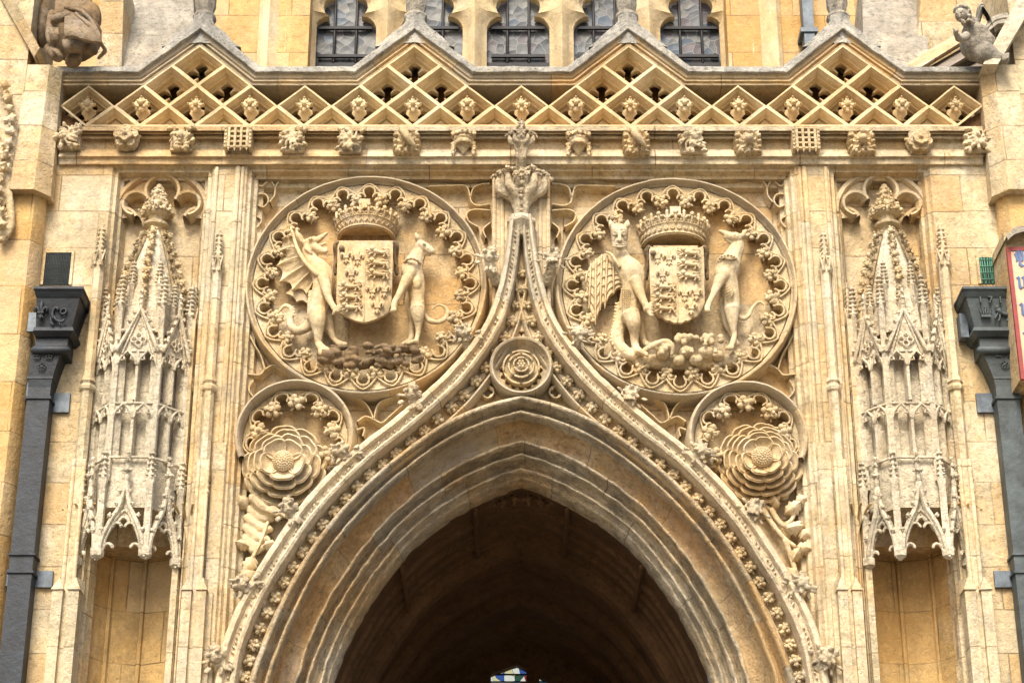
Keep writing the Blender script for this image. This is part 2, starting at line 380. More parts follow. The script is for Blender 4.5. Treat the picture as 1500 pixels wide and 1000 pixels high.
ol+= [(AX+a,z) for a,z in inn[::-1]]+[(AX-a,z) for a,z in inn[1:]]
m=MB(); m.prism(ol,.2,.45); m.build('spandrel_back',M['back'],wall)
fr2=[(0,0),(-.015,.025),(-.035,.02),(-.05,.07),(-.075,.075),(-.085,.13),(-.115,.135),(-.125,.2)]
sweep(MB(),dens([(xp[3],0),(xp[3],ZT),(xm(xp[3]),ZT),(xm(xp[3]),0)],.3),fr2)
m=MB(); sweep(m,dens([(xp[3],0),(xp[3],ZT),(xm(xp[3]),ZT),(xm(xp[3]),0)],.06),fr2); m.build('spandrel_frame',M['wall'],wall,30,.003,12)
# vertical rolls on the pilasters and the centre strip behind the finial
def f(m):
    for px,r in ((318,.016),(349,.022),(356,.014)):
        x=XA(A(px,250)); m.tube([(x,-.004,z) for z in np.linspace(0,ZT-.02,20)],r,8)
    m.box(XA(A(357,250)),XA(A(340,250)),-.03,.0,0,Z(650))
    m.box(XA(A(352,250)),XA(A(330,250)),-.055,-.03,0,Z(870))
both(f).build('pilaster_roll',M['shaft'],wall)
m=MB(); m.box(XA(A(724,250)),xm(XA(A(724,250))),.06,.2,Z(480),ZT-.02)
for px in (724,736): 
    for x in (XA(A(px,250)),xm(XA(A(px,250)))): m.tube([(x,.055,z) for z in np.linspace(Z(480),ZT-.02,12)],.016,8)
m.build('centre_strip',M['back'],wall)
# cusped ridges in the corners of the spandrel panel
def ridge(m,pts,w=.02,y0=.2,y1=.10):
    sweep(m,pts,[(-w*1.3,y0),(-w*.9,y0-.02),(-w*.3,y1),(w*.3,y1),(w*.9,y0-.02),(w*1.3,y0)])
def parc(px,py,r,a0,a1,n=16):
    c=W(px,py,.15); t=np.radians(np.linspace(a0,a1,n)); return np.stack([c[0]+r*S*np.cos(t),c[2]+r*S*np.sin(t)],1)
def f(m):
    for (px,py,r,a0,a1) in ((386,293,13,-60,200),(400,273,9,-20,150),(417,268,10,20,170),(384,322,10,80,230),
            (655,268,10,10,170),(674,272,12,-20,200),(700,290,14,-70,150),(712,318,12,-110,60),
            (372,525,12,100,280),(381,552,10,150,330),(404,575,10,160,350),(366,545,9,0,-150),
            (545,596,13,20,210),(560,618,10,-20,120),(590,583,14,190,330),(530,620,8,150,300),
            (372,740,8,0,180))[:0]:
        ridge(m,parc(px,py,r,a0,a1),.014)
    for pts in (((376,268),(384,277),(396,268),(404,279)),((404,279),(411,269),(428,267),(455,267)),((404,279),(403,290),(396,300)),((376,288),(390,289),(394,298),(387,307),(376,303)),((376,320),(384,326),(378,336),(370,334)),((628,277),(662,276),(683,277),(689,293)),((689,293),(694,279),(706,274),(718,273)),((689,293),(691,300),(700,305),(718,303)),((718,312),(694,311),(684,317),(687,328),(700,336)),((718,330),(708,340),(712,352)),((362,484),(372,505),(383,524),(389,544)),((389,544),(381,552),(364,551)),((389,544),(402,538),(414,547),(440,556)),((372,560),(366,575),(378,590)),((505,583),(530,590),(541,601),(548,617)),((548,617),(553,598),(562,590),(585,582)),((524,620),(536,613),(548,617)),((548,617),(560,622),(572,612),(590,596)),((524,632),(534,630),(532,642)),((735,285),(744,300),(742,330))):
        p=spl([(W(*q,.15)[0],W(*q,.15)[2]) for q in pts],24); ridge(m,p,.015)
both(f).build('corner_cusping',M['carve'],wall)
# niche recesses (half octagons with ribs)
def f(m):
    xa,xb=XA(A(172,250)),XA(A(308,250)); c=(xa+xb)/2; hw=(xb-xa)/2
    plan=[(xa,0),(xa,.18),(c-hw*.62,.42),(c+.0,.50),(c+hw*.62,.42),(xb,.18),(xb,0)]
    z1=Z(800,.2)
    zs=np.linspace(0,z1+.02,40); G=np.array([[(x,y,z) for x,y in dens(plan,.05)] for z in zs]); m.grid(G)
    # vault under the canopy
    P=dens(plan,.05); rows=[]
    for t in np.linspace(0,1,10): rows.append([(c+(x-c)*cos(t*pi/2),-.05+(y+.05)*cos(t*pi/2),z1+.30*sin(t*pi/2)) for x,y in P])
    m.grid(np.array(rows))
def fr_(m):
    xa,xb=XA(A(172,250)),XA(A(308,250)); c=(xa+xb)/2; hw=(xb-xa)/2; z1=Z(800,.2)
    for x,y in ((c-hw*.62,.40),(c,.48),(c+hw*.62,.40),(xa+.01,.17),(xb-.01,.17)):
        m.tube([(x,y,z) for z in np.linspace(0,z1-.02,12)],.016,8)
        for k in range(-3,4):
            a=k*.32; p=[]
            for t in np.linspace(0,1,9):
                p.append((x+(sin(a)*.22)*t**1.2+(c-x)*.0*t, y-cos(a)*.30*t**1.3, z1-.05+.26*sin(t*pi/2)))
            m.tube(p,.009,5)
both(f).build('niche_back',M['orange'],wall)
both(fr_).build('niche_rib',M['orange'],wall)
# ---------------------------------------------------------------- the arch
arch=thing('archway',(AX,0,0),'big pointed four centred archway with worn golden and grey moulded rings','arch')
def band(prof,name,mat,parent,rough=.0015):
    m=MB(); full=[]
    for s,y in prof:
        p=arch_out*(1-s)+arch_in*s
        L=[(AX-a,y,z) for a,z in p[::-1]]; R=[(AX+a,y,z) for a,z in p[1:]]
        full.append(L+R)
    G=np.array(full); m.grid(G); return m.build(name,mat,parent,30,rough,14)
band(rprof([(0,.2),(0,.03),(.015,-.01),(.05,-.035),(.09,-.03),(.11,.0),(.12,.04)]),'label_mould',M['arch'],arch)
band(rprof([(.12,.04),(.15,.09),(.19,.10),(.205,.05),(.23,.03),(.26,.04),(.275,.08),(.29,.12)]),'outer_ring',M['arch'],arch,.005)
band(rprof([(.29,.12),(.33,.19),(.40,.245),(.47,.265),(.53,.26)]),'golden_hollow',M['arch_orange'],arch,.007)
band(rprof([(.53,.26),(.535,.22),(.56,.205),(.59,.22),(.60,.29),(.64,.34),(.675,.33),(.69,.29),(.72,.28),(.745,.31),(.755,.37)]),'middle_ring',M['arch'],arch,.009)
band(rprof([(.755,.37),(.80,.41),(.83,.40),(.845,.375),(.875,.37),(.90,.41),(.93,.45),(.955,.45),(.975,.48),(1.0,.54),(1.0,.62)]),'inner_ring',M['arch'],arch,.008)
# ---------------------------------------------------------------- vault inside
vault=thing('porch_vault',(AX,2,0),'dark ribbed stone vault receding inside the archway','vault')
def inset(p,d):
    n=normals(p); q=p+n*d*(1 if n[20][0]<0 else -1); q[:,0]=np.maximum(q[:,0],0); q[0,0]=0; q[0,1]=q[1,1]+p[0,1]-p[1,1]; q[-1,1]=0; return q
def tun(m,rows):
    G=[]
    for d,y in rows:
        p=inset(arch_in,d) if d else arch_in
        G.append([(AX-a,y,z) for a,z in p[::-1]]+[(AX+a,y,z) for a,z in p[1:]])
    m.grid(np.array(G)); return m
soff=[(0,.60)]
for k in range(4): y=.85+k*.24; soff+=[(-.03,y),(-.03,y+.17),(0,y+.18),(0,y+.235)]
tun(MB(),soff+[(0,1.78)]).build('soffit_panels',M['vault'],vault)
tun(MB(),[(0,1.78),(.075,1.8),(.09,1.9),(.0,1.98),(.0,2.2),(.02,2.22),(.02,2.28),(0,2.3),(.0,2.6),(.07,2.62),(.085,2.72),(.0,2.78),(.0,3.2),(.07,3.22),(.085,3.32),(.0,3.4),(.0,4.0),(.05,4.03),(.07,4.3),(.07,4.52)]).build('vault_ribs',M['vault'],vault)
# cusped panelling on the soffit
def f(m):
    for k in range(1,20,3):
        pass
for k in (9,26):
    def f(m):
        a=arch_in[k]; m.tube([(AX-a[0],y,a[1]-.005) for y in np.linspace(.64,1.77,8)],.022,6)
    both(f).build('soffit_rib',M['vault'],vault)
def f(m):
    for k in range(7): leafball(m,(AX-.03-.09*k,.75+.03*(k%2),arch_in[0][1]-.03-.05*k),.05,9,k)
def f(m):
    for k in range(6): leafball(m,(AX-.05-.09*k,.72+.03*(k%2),arch_in[min(9,1+k)][1]-.03),.05,9,k)
CARVED_APEX=f
gl=Z(973,4.5)
def wy(px): return W(px,985,4.5)[0]
bk=thing('inner_wall',(AX,4.5,0),'dark wall with a pointed window at the far end of the porch','inner wall')
xs=[wy(v) for v in (719,771,790,806)]
xc=wy(757)
ol=[(AX-1.6,0),(AX-1.6,4.6+2),(AX+1.6,4.6+2),(AX+1.6,0),(xs[3],0),(xs[3],Z(1000,4.5)),(xs[2],Z(990,4.5)),(xs[2],0),(xs[1],0),(xs[1],Z(980,4.5)),(xc,gl),(xs[0],Z(987,4.5)),(xs[0],0)]
m=MB(); m.prism(ol,4.48,4.7); m.build('wall_face',M['vault'],bk); m=MB(); m.box(AX-3,AX+3,.5,6,arch_in[0][1]+.35,arch_in[0][1]+.5); m.build('light_leak_cover',M['vault'],vault)  # unseen cover box added over the vault to stop a light leak
wn=thing('far_window',(xc,4.65,0),'small lit stained glass window glimpsed at the bottom of the dark archway','window')
m=MB(); m.box(xs[0]-.02,xs[1]+.02,4.6,4.62,0,gl+.05); m.box(xs[2]-.02,xs[3]+.02,4.6,4.62,0,gl); m.build('stained_glass',M['stained'],wn)
m=MB()
for py in (985,996,1010): m.box(xs[0],xs[3],4.57,4.59,Z(py,4.5),Z(py,4.5)+.012)
m.build('glazing_bar',M['iron'],wn)
# ---------------------------------------------------------------- piers at both ends of the porch
for s in (-1,1):
    p=thing('corner_pier',(AX+s*A(40,500),0,0),'pale stone corner pier at the left edge beside the dark pipe' if s<0 else 'pale stone corner pier at the right edge behind the lettered sign','pier')
    def f(m):
        a1,a2=A(77,232),A(66,232)
        m.vprism([(XA(a1),.6),(XA(a1),-.08),(XA(a1+.06),-.16),(XA(a1+2.5),-.16),(XA(a1+2.5),.6)],0,Z(232))
    def f2(m):
        a1=A(95,150)
        m.vprism([(XA(a1),.6),(XA(a1),-.13),(XA(a1+.10),-.25),(XA(a1+.28),-.25),(XA(a1+.28),.6)],Z(300),Z(103,-.1),[(XA(a1+.02),.6),(XA(a1+.02),-.1),(XA(a1+.10),-.18),(XA(a1+.28),-.18),(XA(a1+.28),.6)])
        m.vprism([(XA(a1+.285),.6),(XA(a1+.285),-.15),(XA(a1+2.8),-.15),(XA(a1+2.8),.6)],Z(233),Z(-60))
    for ff,nm,mt in ((f,'pier_face','orange'),(f2,'pier_top','wall')):
        q=MB(); ff(q); q=q if s<0 else mirror(q); q.build(nm,M[mt],p)
# ---------------------------------------------------------------- generic carved pieces (shared meshes)
def rosette_mb(R=.045,n=8,d=.03,seed=0):
    m=MB(); r=random.Random(seed)
    for k in range(n):
        a=2*pi*k/n+pi/2; L=R*(1 if n<6 or k%2==0 else .82)
        m.ell((cos(a)*L*.55,-d*.45,sin(a)*L*.55),(L*.46,d*.35,L*.26 if n>5 else L*.40),rotY(-a),8,6)
        m.ell((cos(a)*L*.9,-d*.75,sin(a)*L*.9),(L*.15,d*.28,L*.12),rotY(-a),6,4)
    m.ell((0,-d*.9,0),(R*.30,d*.5,R*.30),None,10,6); m.ell((0,-d*.1,0),(R*.7,d*.3,R*.7),None,10,5); return m
def leafball(m,c,R,n=14,seed=0,front=True):
    "a bunch of curled lobes round c"
    r=random.Random(seed); c=np.array(c,float)
    m.ell(c,R*.62,None,8,6)
    for k in range(n):
        while True:
            v=np.array((r.uniform(-1,1),r.uniform(-1,.35) if front else r.uniform(-1,1),r.uniform(-1,1)))
            if .2<np.linalg.norm(v)<1: break
        v/=np.linalg.norm(v); q=Vector((0,0,1)).rotation_difference(Vector(v)).to_matrix()
        L=R*r.uniform(.26,.4); m.ell(c+v*R*.68,(L*.75,L*.5,L),np.array(q),7,5)
def fleuron_mesh(seed,R=.058):
    m=MB(); n=4+seed%2
    leafball(m,(0,-R*.3,0),R*.85,13,seed+3)
    for k in range(n):
        a=2*pi*k/n+.4+seed; m.ell((cos(a)*R*.62,-R*.35,sin(a)*R*.62),(R*.42,R*.42,R*.36),rotY(-a),7,5)
        m.ell((cos(a+.6)*R*.8,-R*.05,sin(a+.6)*R*.8),(R*.34,R*.16,R*.15),rotY(-a-.6),6,4)
    m.ell((0,-R*.6,0),R*.30,None,7,5); return m.obj_mesh('flower',60,.003,60)
FLE=[fleuron_mesh(k) for k in range(4)]
for me in FLE: me.materials.append(M['carve'])
def crocket_mesh(seed,R=.10,big=True):
    "curled leaf standing out to the left (-x) and up"
    m=MB(); r=random.Random(seed)
    m.tube(spl([(.05,.06,-.06),(0,.0,-.02),(-.03,-.06,.03),(-.05,-.09,.06)],8),[R*.45,R*.42,R*.4,R*.38,R*.36,R*.34,R*.32,R*.3],8)
    leafball(m,(-.045,-.09,.07),R*.72,16 if big else 9,seed)
    for k in range(11):
        a=r.uniform(0,2*pi); q=R*r.uniform(.6,1.05); m.ell((-.03+cos(a)*q,-.06-r.uniform(0,.04),.05+sin(a)*q*.8),(R*.26,R*.13,R*.12),rotY(-a),7,5)
    return m
def crk(seed,R,vox):
    o=organic('crocket',crocket_mesh(seed,R),vox,M['crocket'],None,0,.006,45); me=o.data; bpy.data.objects.remove(o); return me
CRK=[crk(k,.115,.006) for k in range(4)]
def small_crk(seed,R=.03):
    m=MB(); leafball(m,(0,0,0),R,9,seed,False); me=m.obj_mesh('crocket',60,.002,60); me.materials.append(M['white']); return me
SCR=[small_crk(k) for k in range(4)]
both(CARVED_APEX).build('apex_carving',M['vault'],vault,60)
def petal(m,c,ang,r0,r1,w,y0,h,curl=.02,nu=9,nv=8,notch=.0):
    G=[]
    for v in np.linspace(0,1,nv):
        row=[]; ww=w*(sin(min(1,.25+v*.95)*pi/2))*sqrt(max(0.0,1-max(0,(v-.55)/.45)**2*.75))
        for u in np.linspace(-1,1,nu):
            rr=r0+(r1-r0)*(v-(.10+notch*(1-min(1,abs(u)*2.2)))*v*v*(1 if abs(u)<2 else 0)*(.6+.8*u*u))
            cup=abs(u)**2.5*.35*h*sin(v*pi/2)
            y=y0-h*(v**1.6)-cup+ (curl*((v-.82)/.18)**2 if v>.82 else 0)
            a=ang; x=rr*cos(a)-u*ww*sin(a); z=rr*sin(a)+u*ww*cos(a)
            row.append((c[0]+x,y,c[1]+z))
        G.append(row)
    G=np.array(G); back=G+np.array((0,.014,0)); back[:,:,0]=c[0]+(G[:,:,0]-c[0])*.97; back[:,:,2]=c[1]+(G[:,:,2]-c[1])*.97
    nb=len(G); ring=np.concatenate([G,back[::-1]]); m.grid(ring,cu=True)
def petal2(m,c,ang,rc,ru,wt,y0,h,r):
    "cupped round petal with a rolled rim"
    G=[]; ph=r.uniform(0,6)
    for t in (0.02,.25,.5,.68,.8,.88,.94,.98,1.0,.97,.92):
        row=[]
        for q in np.linspace(0,2*pi,24,endpoint=False):
            k=t*(1-.10*exp_(q)+.02*sin(3*q+ph)); a=ru*k*cos(q); b=wt*k*sin(q)*(1.0+.12*cos(q))
            row.append((c[0]+(rc+a)*cos(ang)-b*sin(ang), y0-h*.55*(a/ru)-(h*.55)*min(t,.9)**2.5, c[1]+(rc+a)*sin(ang)+b*cos(ang)))
        G.append(row)
    G=np.array(G); 
    for i,d in ((5,-.004),(6,-.008),(7,-.004),(8,.008),(9,.024),(10,.045)): G[i,:,1]+=d
    m.grid(G,cv=True)
    q=G[8]; m.tube([q[i%24]+np.array((0,.002,0)) for i in range(-7,8)],.0085,6)
def exp_(q):
    d=min(q,2*pi-q); return math.exp(-(d/.35)**2)
def big_rose(name,px,py,R,lay,label,seed):
    c3=W(px,py,.0); c=(c3[0],c3[2]); r=random.Random(seed)
    t=thing(name,(c[0],.2,c[1]),label,'rose')
    b=MB(); b.ell((c[0],.16,c[1]),(R*.97,.10,R*.97),None,24,8)
    for k in range(11):
        a=2*pi*k/11+.2; b.ell((c[0]+cos(a)*R*.86,.13,c[1]+sin(a)*R*.86),(R*.2,.05,R*.16),rotY(-a),8,6)
    b.build('backing',M['statue'],t)
    for li,(n,r0,r1,y0,h) in enumerate(lay):
        for k in range(n):
            a=2*pi*k/n+li*pi/n+.3+r.uniform(-.06,.06); q=MB()
            petal2(q,c,a,(r0+r1)/2*R*1.02,(r1-r0)/2*R*r.uniform(.97,1.06),pi*(r0*.3+r1*.7)*R/n*1.12,y0,h,r)
            q.build('petal',M['statue'],t,60,.002,25)
    q=MB(); yc=lay[-1][3]-.0; q.ell((c[0],yc,c[1]),(R*.25,R*.2,R*.25),None,18,10)
    for i in range(1,6):
        nn=i*6
        for k in range(nn):
            a=2*pi*k/nn+i*.3; e=i/6*pi/2*.92; q.ell((c[0]+cos(a)*sin(e)*R*.25,yc-cos(e)*R*.2,c[1]+sin(a)*sin(e)*R*.25),R*.028,None,6,4)
    q.ell((c[0],yc-R*.2,c[1]),R*.03,None,6,4); q.build('seed_head',M['statue'],t,60)
    return t
# ---------------------------------------------------------------- roundels
def bay_plate(m,c,R0,R1,n,a0,yf,yb,clip=None,small=False):
    "ring of cusped arches between radius R1 (flowers) and R0 (outer)"
    for k in range(n):
        am=a0+2*pi*(k+.5)/n
        if clip and clip(am): continue
        h=pi/n; inner=[]
        # trefoil opening towards the centre
        W0=h*R1; 
        pts=[(-1,0.0),(-.93,.30),(-.80,.42),(-.60,.36),(-.50,.20),(-.60,.34)]
        pts=[(-1.,0),(-.97,.22),(-.84,.42),(-.62,.44),(-.40,.24),(-.46,.46),(-.40,.66),(-.22,.80),(0,.88)]
        pts=pts+[(-x,y) for x,y in pts[-2::-1]]
        P=np.array(pts); N=len(P); 
        def pos(u,v,y): 
            rr=R1+(R0-R1)*v*.92; a=am+u*h; return (c[0]+rr*cos(a),y,c[1]+rr*sin(a))
        U=np.linspace(-1,1,N)
        rows=[[pos(u,1.09,yf) for u in U],[pos(.35*u+.65*p[0],.45+.55*p[1],yf) if 1 else 0 for u,p in zip(U,P)]]
        e=[pos(p[0],p[1],yf-.035) for p in P]; e0=[pos(p[0]*.97 if abs(p[0])<.99 else p[0],min(1.02,p[1]+.10),yf-.02) for p in P]
        e2=[pos(p[0],p[1]-.05,yf-.02) for p in P]; e3=[pos(p[0],p[1]-.05,yb) for p in P]
        g2=[pos(p[0]*.99,min(1.05,p[1]+.13),yf) for p in P]
        m.grid(np.array([rows[0],g2,e0,e,e2,e3]))
        # second order arch line
        a=am; q=[pos(u*1.0,1.10-.75*abs(u)**1.5,yf-.02) for u in np.linspace(-1,1,11)]; m.tube(q,.008,5)
        for uc,vc,ur,vr in ((-.60,.16,.30,.24),(.60,.16,.30,.24)):
            m.tube([pos(uc+ur*cos(a),vc+vr*sin(a),yf-.03) for a in np.linspace(.0,pi,8)],.008,5)
        m.tube([pos(.44*cos(a),.52+.34*sin(a),yf-.03) for a in np.linspace(-.5,pi+.5,11)],.008,5)
def medallion(px,py,R,n,label,rot=0,s=-1):
    c3=W(px,py,0); c=(c3[0],c3[2]); t=thing('medallion',(c[0],.2,c[1]),label,'roundel')
    m=MB(); sweep(m,circ(c,R,128),[(-o,y) for o,y in rprof([(.01,.2),(0,.10),(-.004,.04),(-.012,.01),(-.024,.005),(-.034,.03),(-.04,.055),(-.05,.065),(-.058,.10),(-.062,.165)])],closed=True); m.build('ring',M['fascia'],t,30,.003,14)
    m=MB(); pc=circ(c,R-.09,96); m.add([(x,.165,z) for x,z in pc]+[(c[0],.165,c[1])],[(i,(i+1)%96,96) for i in range(96)]); m.build('background',M['back'],t)
    m=MB(); bay_plate(m,c,R-.06,R*.785,n,rot,.07,.165); m.build('tracery',M['carve'],t,40)
    for k in range(n):
        a=rot+2*pi*k/n; inst('flower',FLE[(k*7+int(px))%4],(c[0]+cos(a)*R*.785,.065,c[1]+sin(a)*R*.785),(0,k*1.3,0),random.uniform(.85,1.05),t)
    return t,c
medL,cL=medallion(536,412,.905,24,'large round medallion framing the dragon and greyhound, left of the central finial',radians(7.5))
medR,cR=medallion(991.5,415,.905,24,'large round medallion framing the winged beast and hound, right of the central finial',radians(7.5))
def small_med(px,py,R,label):
    c3=W(px,py,.0); c=(c3[0],c3[2]); t=thing('medallion',(c[0],.2,c[1]),label,'roundel')
    pth=circ(c,R,110,radians(-22) if px<763 else radians(-25),radians(205) if px<763 else radians(202))
    m=MB(); sweep(m,pth[::1],[(-o,y) for o,y in rprof([(.01,.2),(0,.08),(-.005,.01),(-.015,-.02),(-.03,-.025),(-.042,.0),(-.05,.04),(-.06,.10),(-.065,.17)])]); m.build('ring',M['fascia'],t,30,.003,14)
    m=MB(); bay_plate(m,c,R-.06,R*.62,9,radians(10),.08,.165,lambda a:(a%(2*pi))>radians(205) and (a%(2*pi))<radians(330)); m.build('tracery',M['carve'],t,40)
    for k in range(9):
        a=radians(10)+2*pi*k/9
        if radians(215)<a%(2*pi)<radians(325): continue
        inst('flower',FLE[k%4],(c[0]+cos(a)*R*.62,.07,c[1]+sin(a)*R*.62),(0,k,0),1.15,t)
    return t
small_med(431,636,.435,'small roundel with cusped tracery above the left rose')
small_med(1096,638,.435,'small roundel with cusped tracery above the right rose')
LAY=[(9,.52,1.0,.09,.06),(8,.36,.85,.045,.065),(7,.22,.69,-.0,.06),(5,.10,.52,-.05,.055)]
big_rose('carved_rose',416,679,.30,LAY,'large carved stone rose with broad smooth petals at the left of the arch',3)
LAY2=[(11,.58,1.0,.10,.05),(10,.48,.87,.065,.05),(9,.36,.75,.03,.05),(7,.24,.62,-.01,.05),(6,.12,.47,-.045,.045)]
big_rose('carved_rose',1115,673,.30,LAY2,'large carved stone rose with many frilled petals at the right of the arch',5)
# leafy stems below the roses
def leaf(m,p,ang,L,wd,y=.1):
    G=[]
    for v in np.linspace(0,1,9):
        ww=wd*sin(v*pi)**.7*(1+.18*cos(v*25))
        G.append([(p[0]+cos(ang)*L*v-sin(ang)*u*ww,y-.03*sin(v*pi)-.03*(1-u*u)*(.4+v)+.02*abs(u),p[1]+sin(ang)*L*v+cos(ang)*u*ww) for u in np.linspace(-1,1,7)])
    G=np.array(G); B=G.copy(); B[:,:,1]+=.03; m.grid(np.concatenate([G,B[::-1]]),cu=True)
def PZ(pts,y): return [tuple(W(a,b,y)) for a,b in pts]
sp=thing('carved_foliage',W(390,790,.2),'folded cloth, hand and leafy stem carved below the left rose','carving')
m=MB()
for i,(x0,y0,x1,y1,rr) in enumerate(((362,742,398,760,.035),(360,757,396,775,.036),(358,771,392,790,.036),(357,786,386,802,.032),(362,795,380,806,.03),(372,735,380,745,.03))):
    m.tube(spl(PZ([(x0,y0),((x0+x1)/2,(y0+y1)/2+5),(x1,y1)],.12),8),[rr*.7,rr,rr,rr,rr,rr,rr,rr*.8],8)
m.tube(spl(PZ([(372,728),(385,742),(400,748),(412,752)],.08),10),np.linspace(.05,.03,10),8)
for k in range(4): m.tube(spl(PZ([(392+k*4,748+k*2),(400+k*4,742+k*3),(408+k*3,748+k*3)],.04),6),.014,6)
organic('drapery',m,.008,M['statue'],sp,2,.002)
m=MB(); m.tube(spl(PZ([(392,765),(383,790),(372,812),(362,830)],.09),12),.014,6)
for (px,py,a,L,wd) in ((362,745,2.2,.12,.05),(372,812,-1.9,.16,.05),(365,800,2.9,.10,.04),(360,828,-1.3,.13,.05),(385,800,.2,.10,.04)): leaf(m,W(px,py,.1)[[0,2]],a,L,wd)
m.build('leaf_spray',M['statue'],sp,60)
sp=thing('carved_foliage',W(1148,790,.2),'knotted leafy rose branches carved below the right rose','carving')
m=MB()
for pts in (((1118,745),(1130,765),(1150,790),(1165,800)),((1130,745),(1138,760),(1150,770),(1172,765)),((1150,790),(1160,820),(1170,850)),((1165,740),(1160,760),(1150,768)),((1110,740),(1122,742),(1135,750))):
    m.tube(spl(PZ(pts,.11),14),np.linspace(.022,.014,14),7)
m.build('branch',M['statue'],sp,60,.004,30)
m=MB()
for i,(px,py,a,L,wd) in enumerate(((1150,752,.6,.15,.05),(1150,775,.1,.14,.045),(1165,800,-.3,.12,.05),(1170,845,-1.4,.16,.05),(1160,822,1.0,.12,.04),(1165,735,.2,.08,.05),(1140,745,2,.12,.04),(1152,830,-1.0,.12,.04),(1172,775,-.8,.1,.05))): leaf(m,W(px,py,.1)[[0,2]],a,L,wd)
m.build('leaf_spray',M['statue'],sp,60)
# ---------------------------------------------------------------- ogee hood mould with finial
hood=thing('ogee_hood_mould',(AX,0,Z(322)),'pale ogee hood mould sweeping over the archway up to the central finial','hood mould')
hpx=[(755,318),(752,350),(747,390),(738,432),(724,472),(702,508),(672,545),(640,577),(585,624),(520,676),(455,744),(407,812),(368,878),(342,940),(330,1000),(318,1080),(312,1170)]
hp=spl([(XA(A(a,b,-.05)),Z(b,-.05)) for a,b in hpx],150)[::-1]
hp=np.vstack([[(hp[0][0],0)],hp])
hs=np.clip((Z(318,-.05)-hp[:,1])/(Z(318,-.05)-Z(560,-.05)),0,1)*.42+.58
both(lambda m:sweep(m,hp,rprof([(.11,.2),(.105,.10),(.085,.02),(.070,-.06),(.055,-.10),(.03,-.11),(.012,-.10),(.004,-.065),(-.012,-.06),(-.03,-.06),(-.038,-.09),(-.055,-.10),(-.07,-.08),(-.076,-.02),(-.082,.04)],2),scale=hs)).build('hood_band',M['hood'],hood,30,.004,14)
both(lambda m:sweep(m,hp,[(-.08,.04),(-.10,.07),(-.155,.07),(-.17,.05),(-.175,.02),(-.19,.01),(-.205,.03),(-.215,.11)],scale=hs)).build('flower_hollow',M['fascia'],hood,30)
def trail(m):
    m.tube([(x,-.052,z) for x,z in hp[1::3]],.010,5)
    N=normals(hp); L=np.concatenate([[0],np.cumsum(np.linalg.norm(np.diff(hp,axis=0),axis=1))]); r=random.Random(4)
    for u in np.arange(L[1]*.6,L[-1]-.03,.036):
        if r.random()<.2: continue
        x=np.interp(u,L,hp[:,0]); z=np.interp(u,L,hp[:,1]); i=min(len(hp)-2,np.searchsorted(L,u)); nx,nz=N[i]; sc_=hs[i]; d=hp[min(i+1,len(hp)-1)]-hp[i-1]; a=atan2(d[1],d[0])
        o=-.018*sc_+r.uniform(-.004,.004); m.ell((x+nx*o,-.07,z+nz*o),(r.uniform(.008,.022),.014,r.uniform(.004,.009)),rotY(-a-r.uniform(.2,1.0)),6,4)
both(trail).build('leaf_trail',M['hood'],hood,60)
Lh=np.concatenate([[0],np.cumsum(np.linalg.norm(np.diff(hp,axis=0),axis=1))]); Nh=normals(hp)
i0=np.searchsorted(-hp[:,1],-Z(1040))  # dummy
k=0; u=Lh[-1]-.42
while u>0:
    i=np.searchsorted(Lh,u); sc_=hs[i]; x=np.interp(u,Lh,hp[:,0])+Nh[i][0]*(-.125*sc_); z=np.interp(u,Lh,hp[:,1])+Nh[i][1]*(-.125*sc_)
    if z<Z(1060): break
    for xx in (x,xm(x)): inst('flower',FLE[(k*3)%4],(xx,.035,z),(0,k*.9,0),.80 if sc_>.8 else .62,hood)
    k+=1; u-=.128
for q,(px,py,dx,sz) in enumerate(((722,392,-8,.95),(686,502,-6,.9),(611,592,0,.92),(510,675,0,.95),(433,758,0,.95),(367,868,0,.95),(331,974,0,1.0))):
    for s in (-1,1):
        p=W(px+(dx*.0),py,-.08); x=p[0] if s<0 else xm(p[0])
        o=inst('crocket',CRK[(q*2+(s>0))%4],(x,-.03,p[2]),(0,(.25-q*.10)*(-s) if s<0 else (.25-q*.10)*(-s),0),(sz*(1 if s<0 else -1),sz,sz),hood)
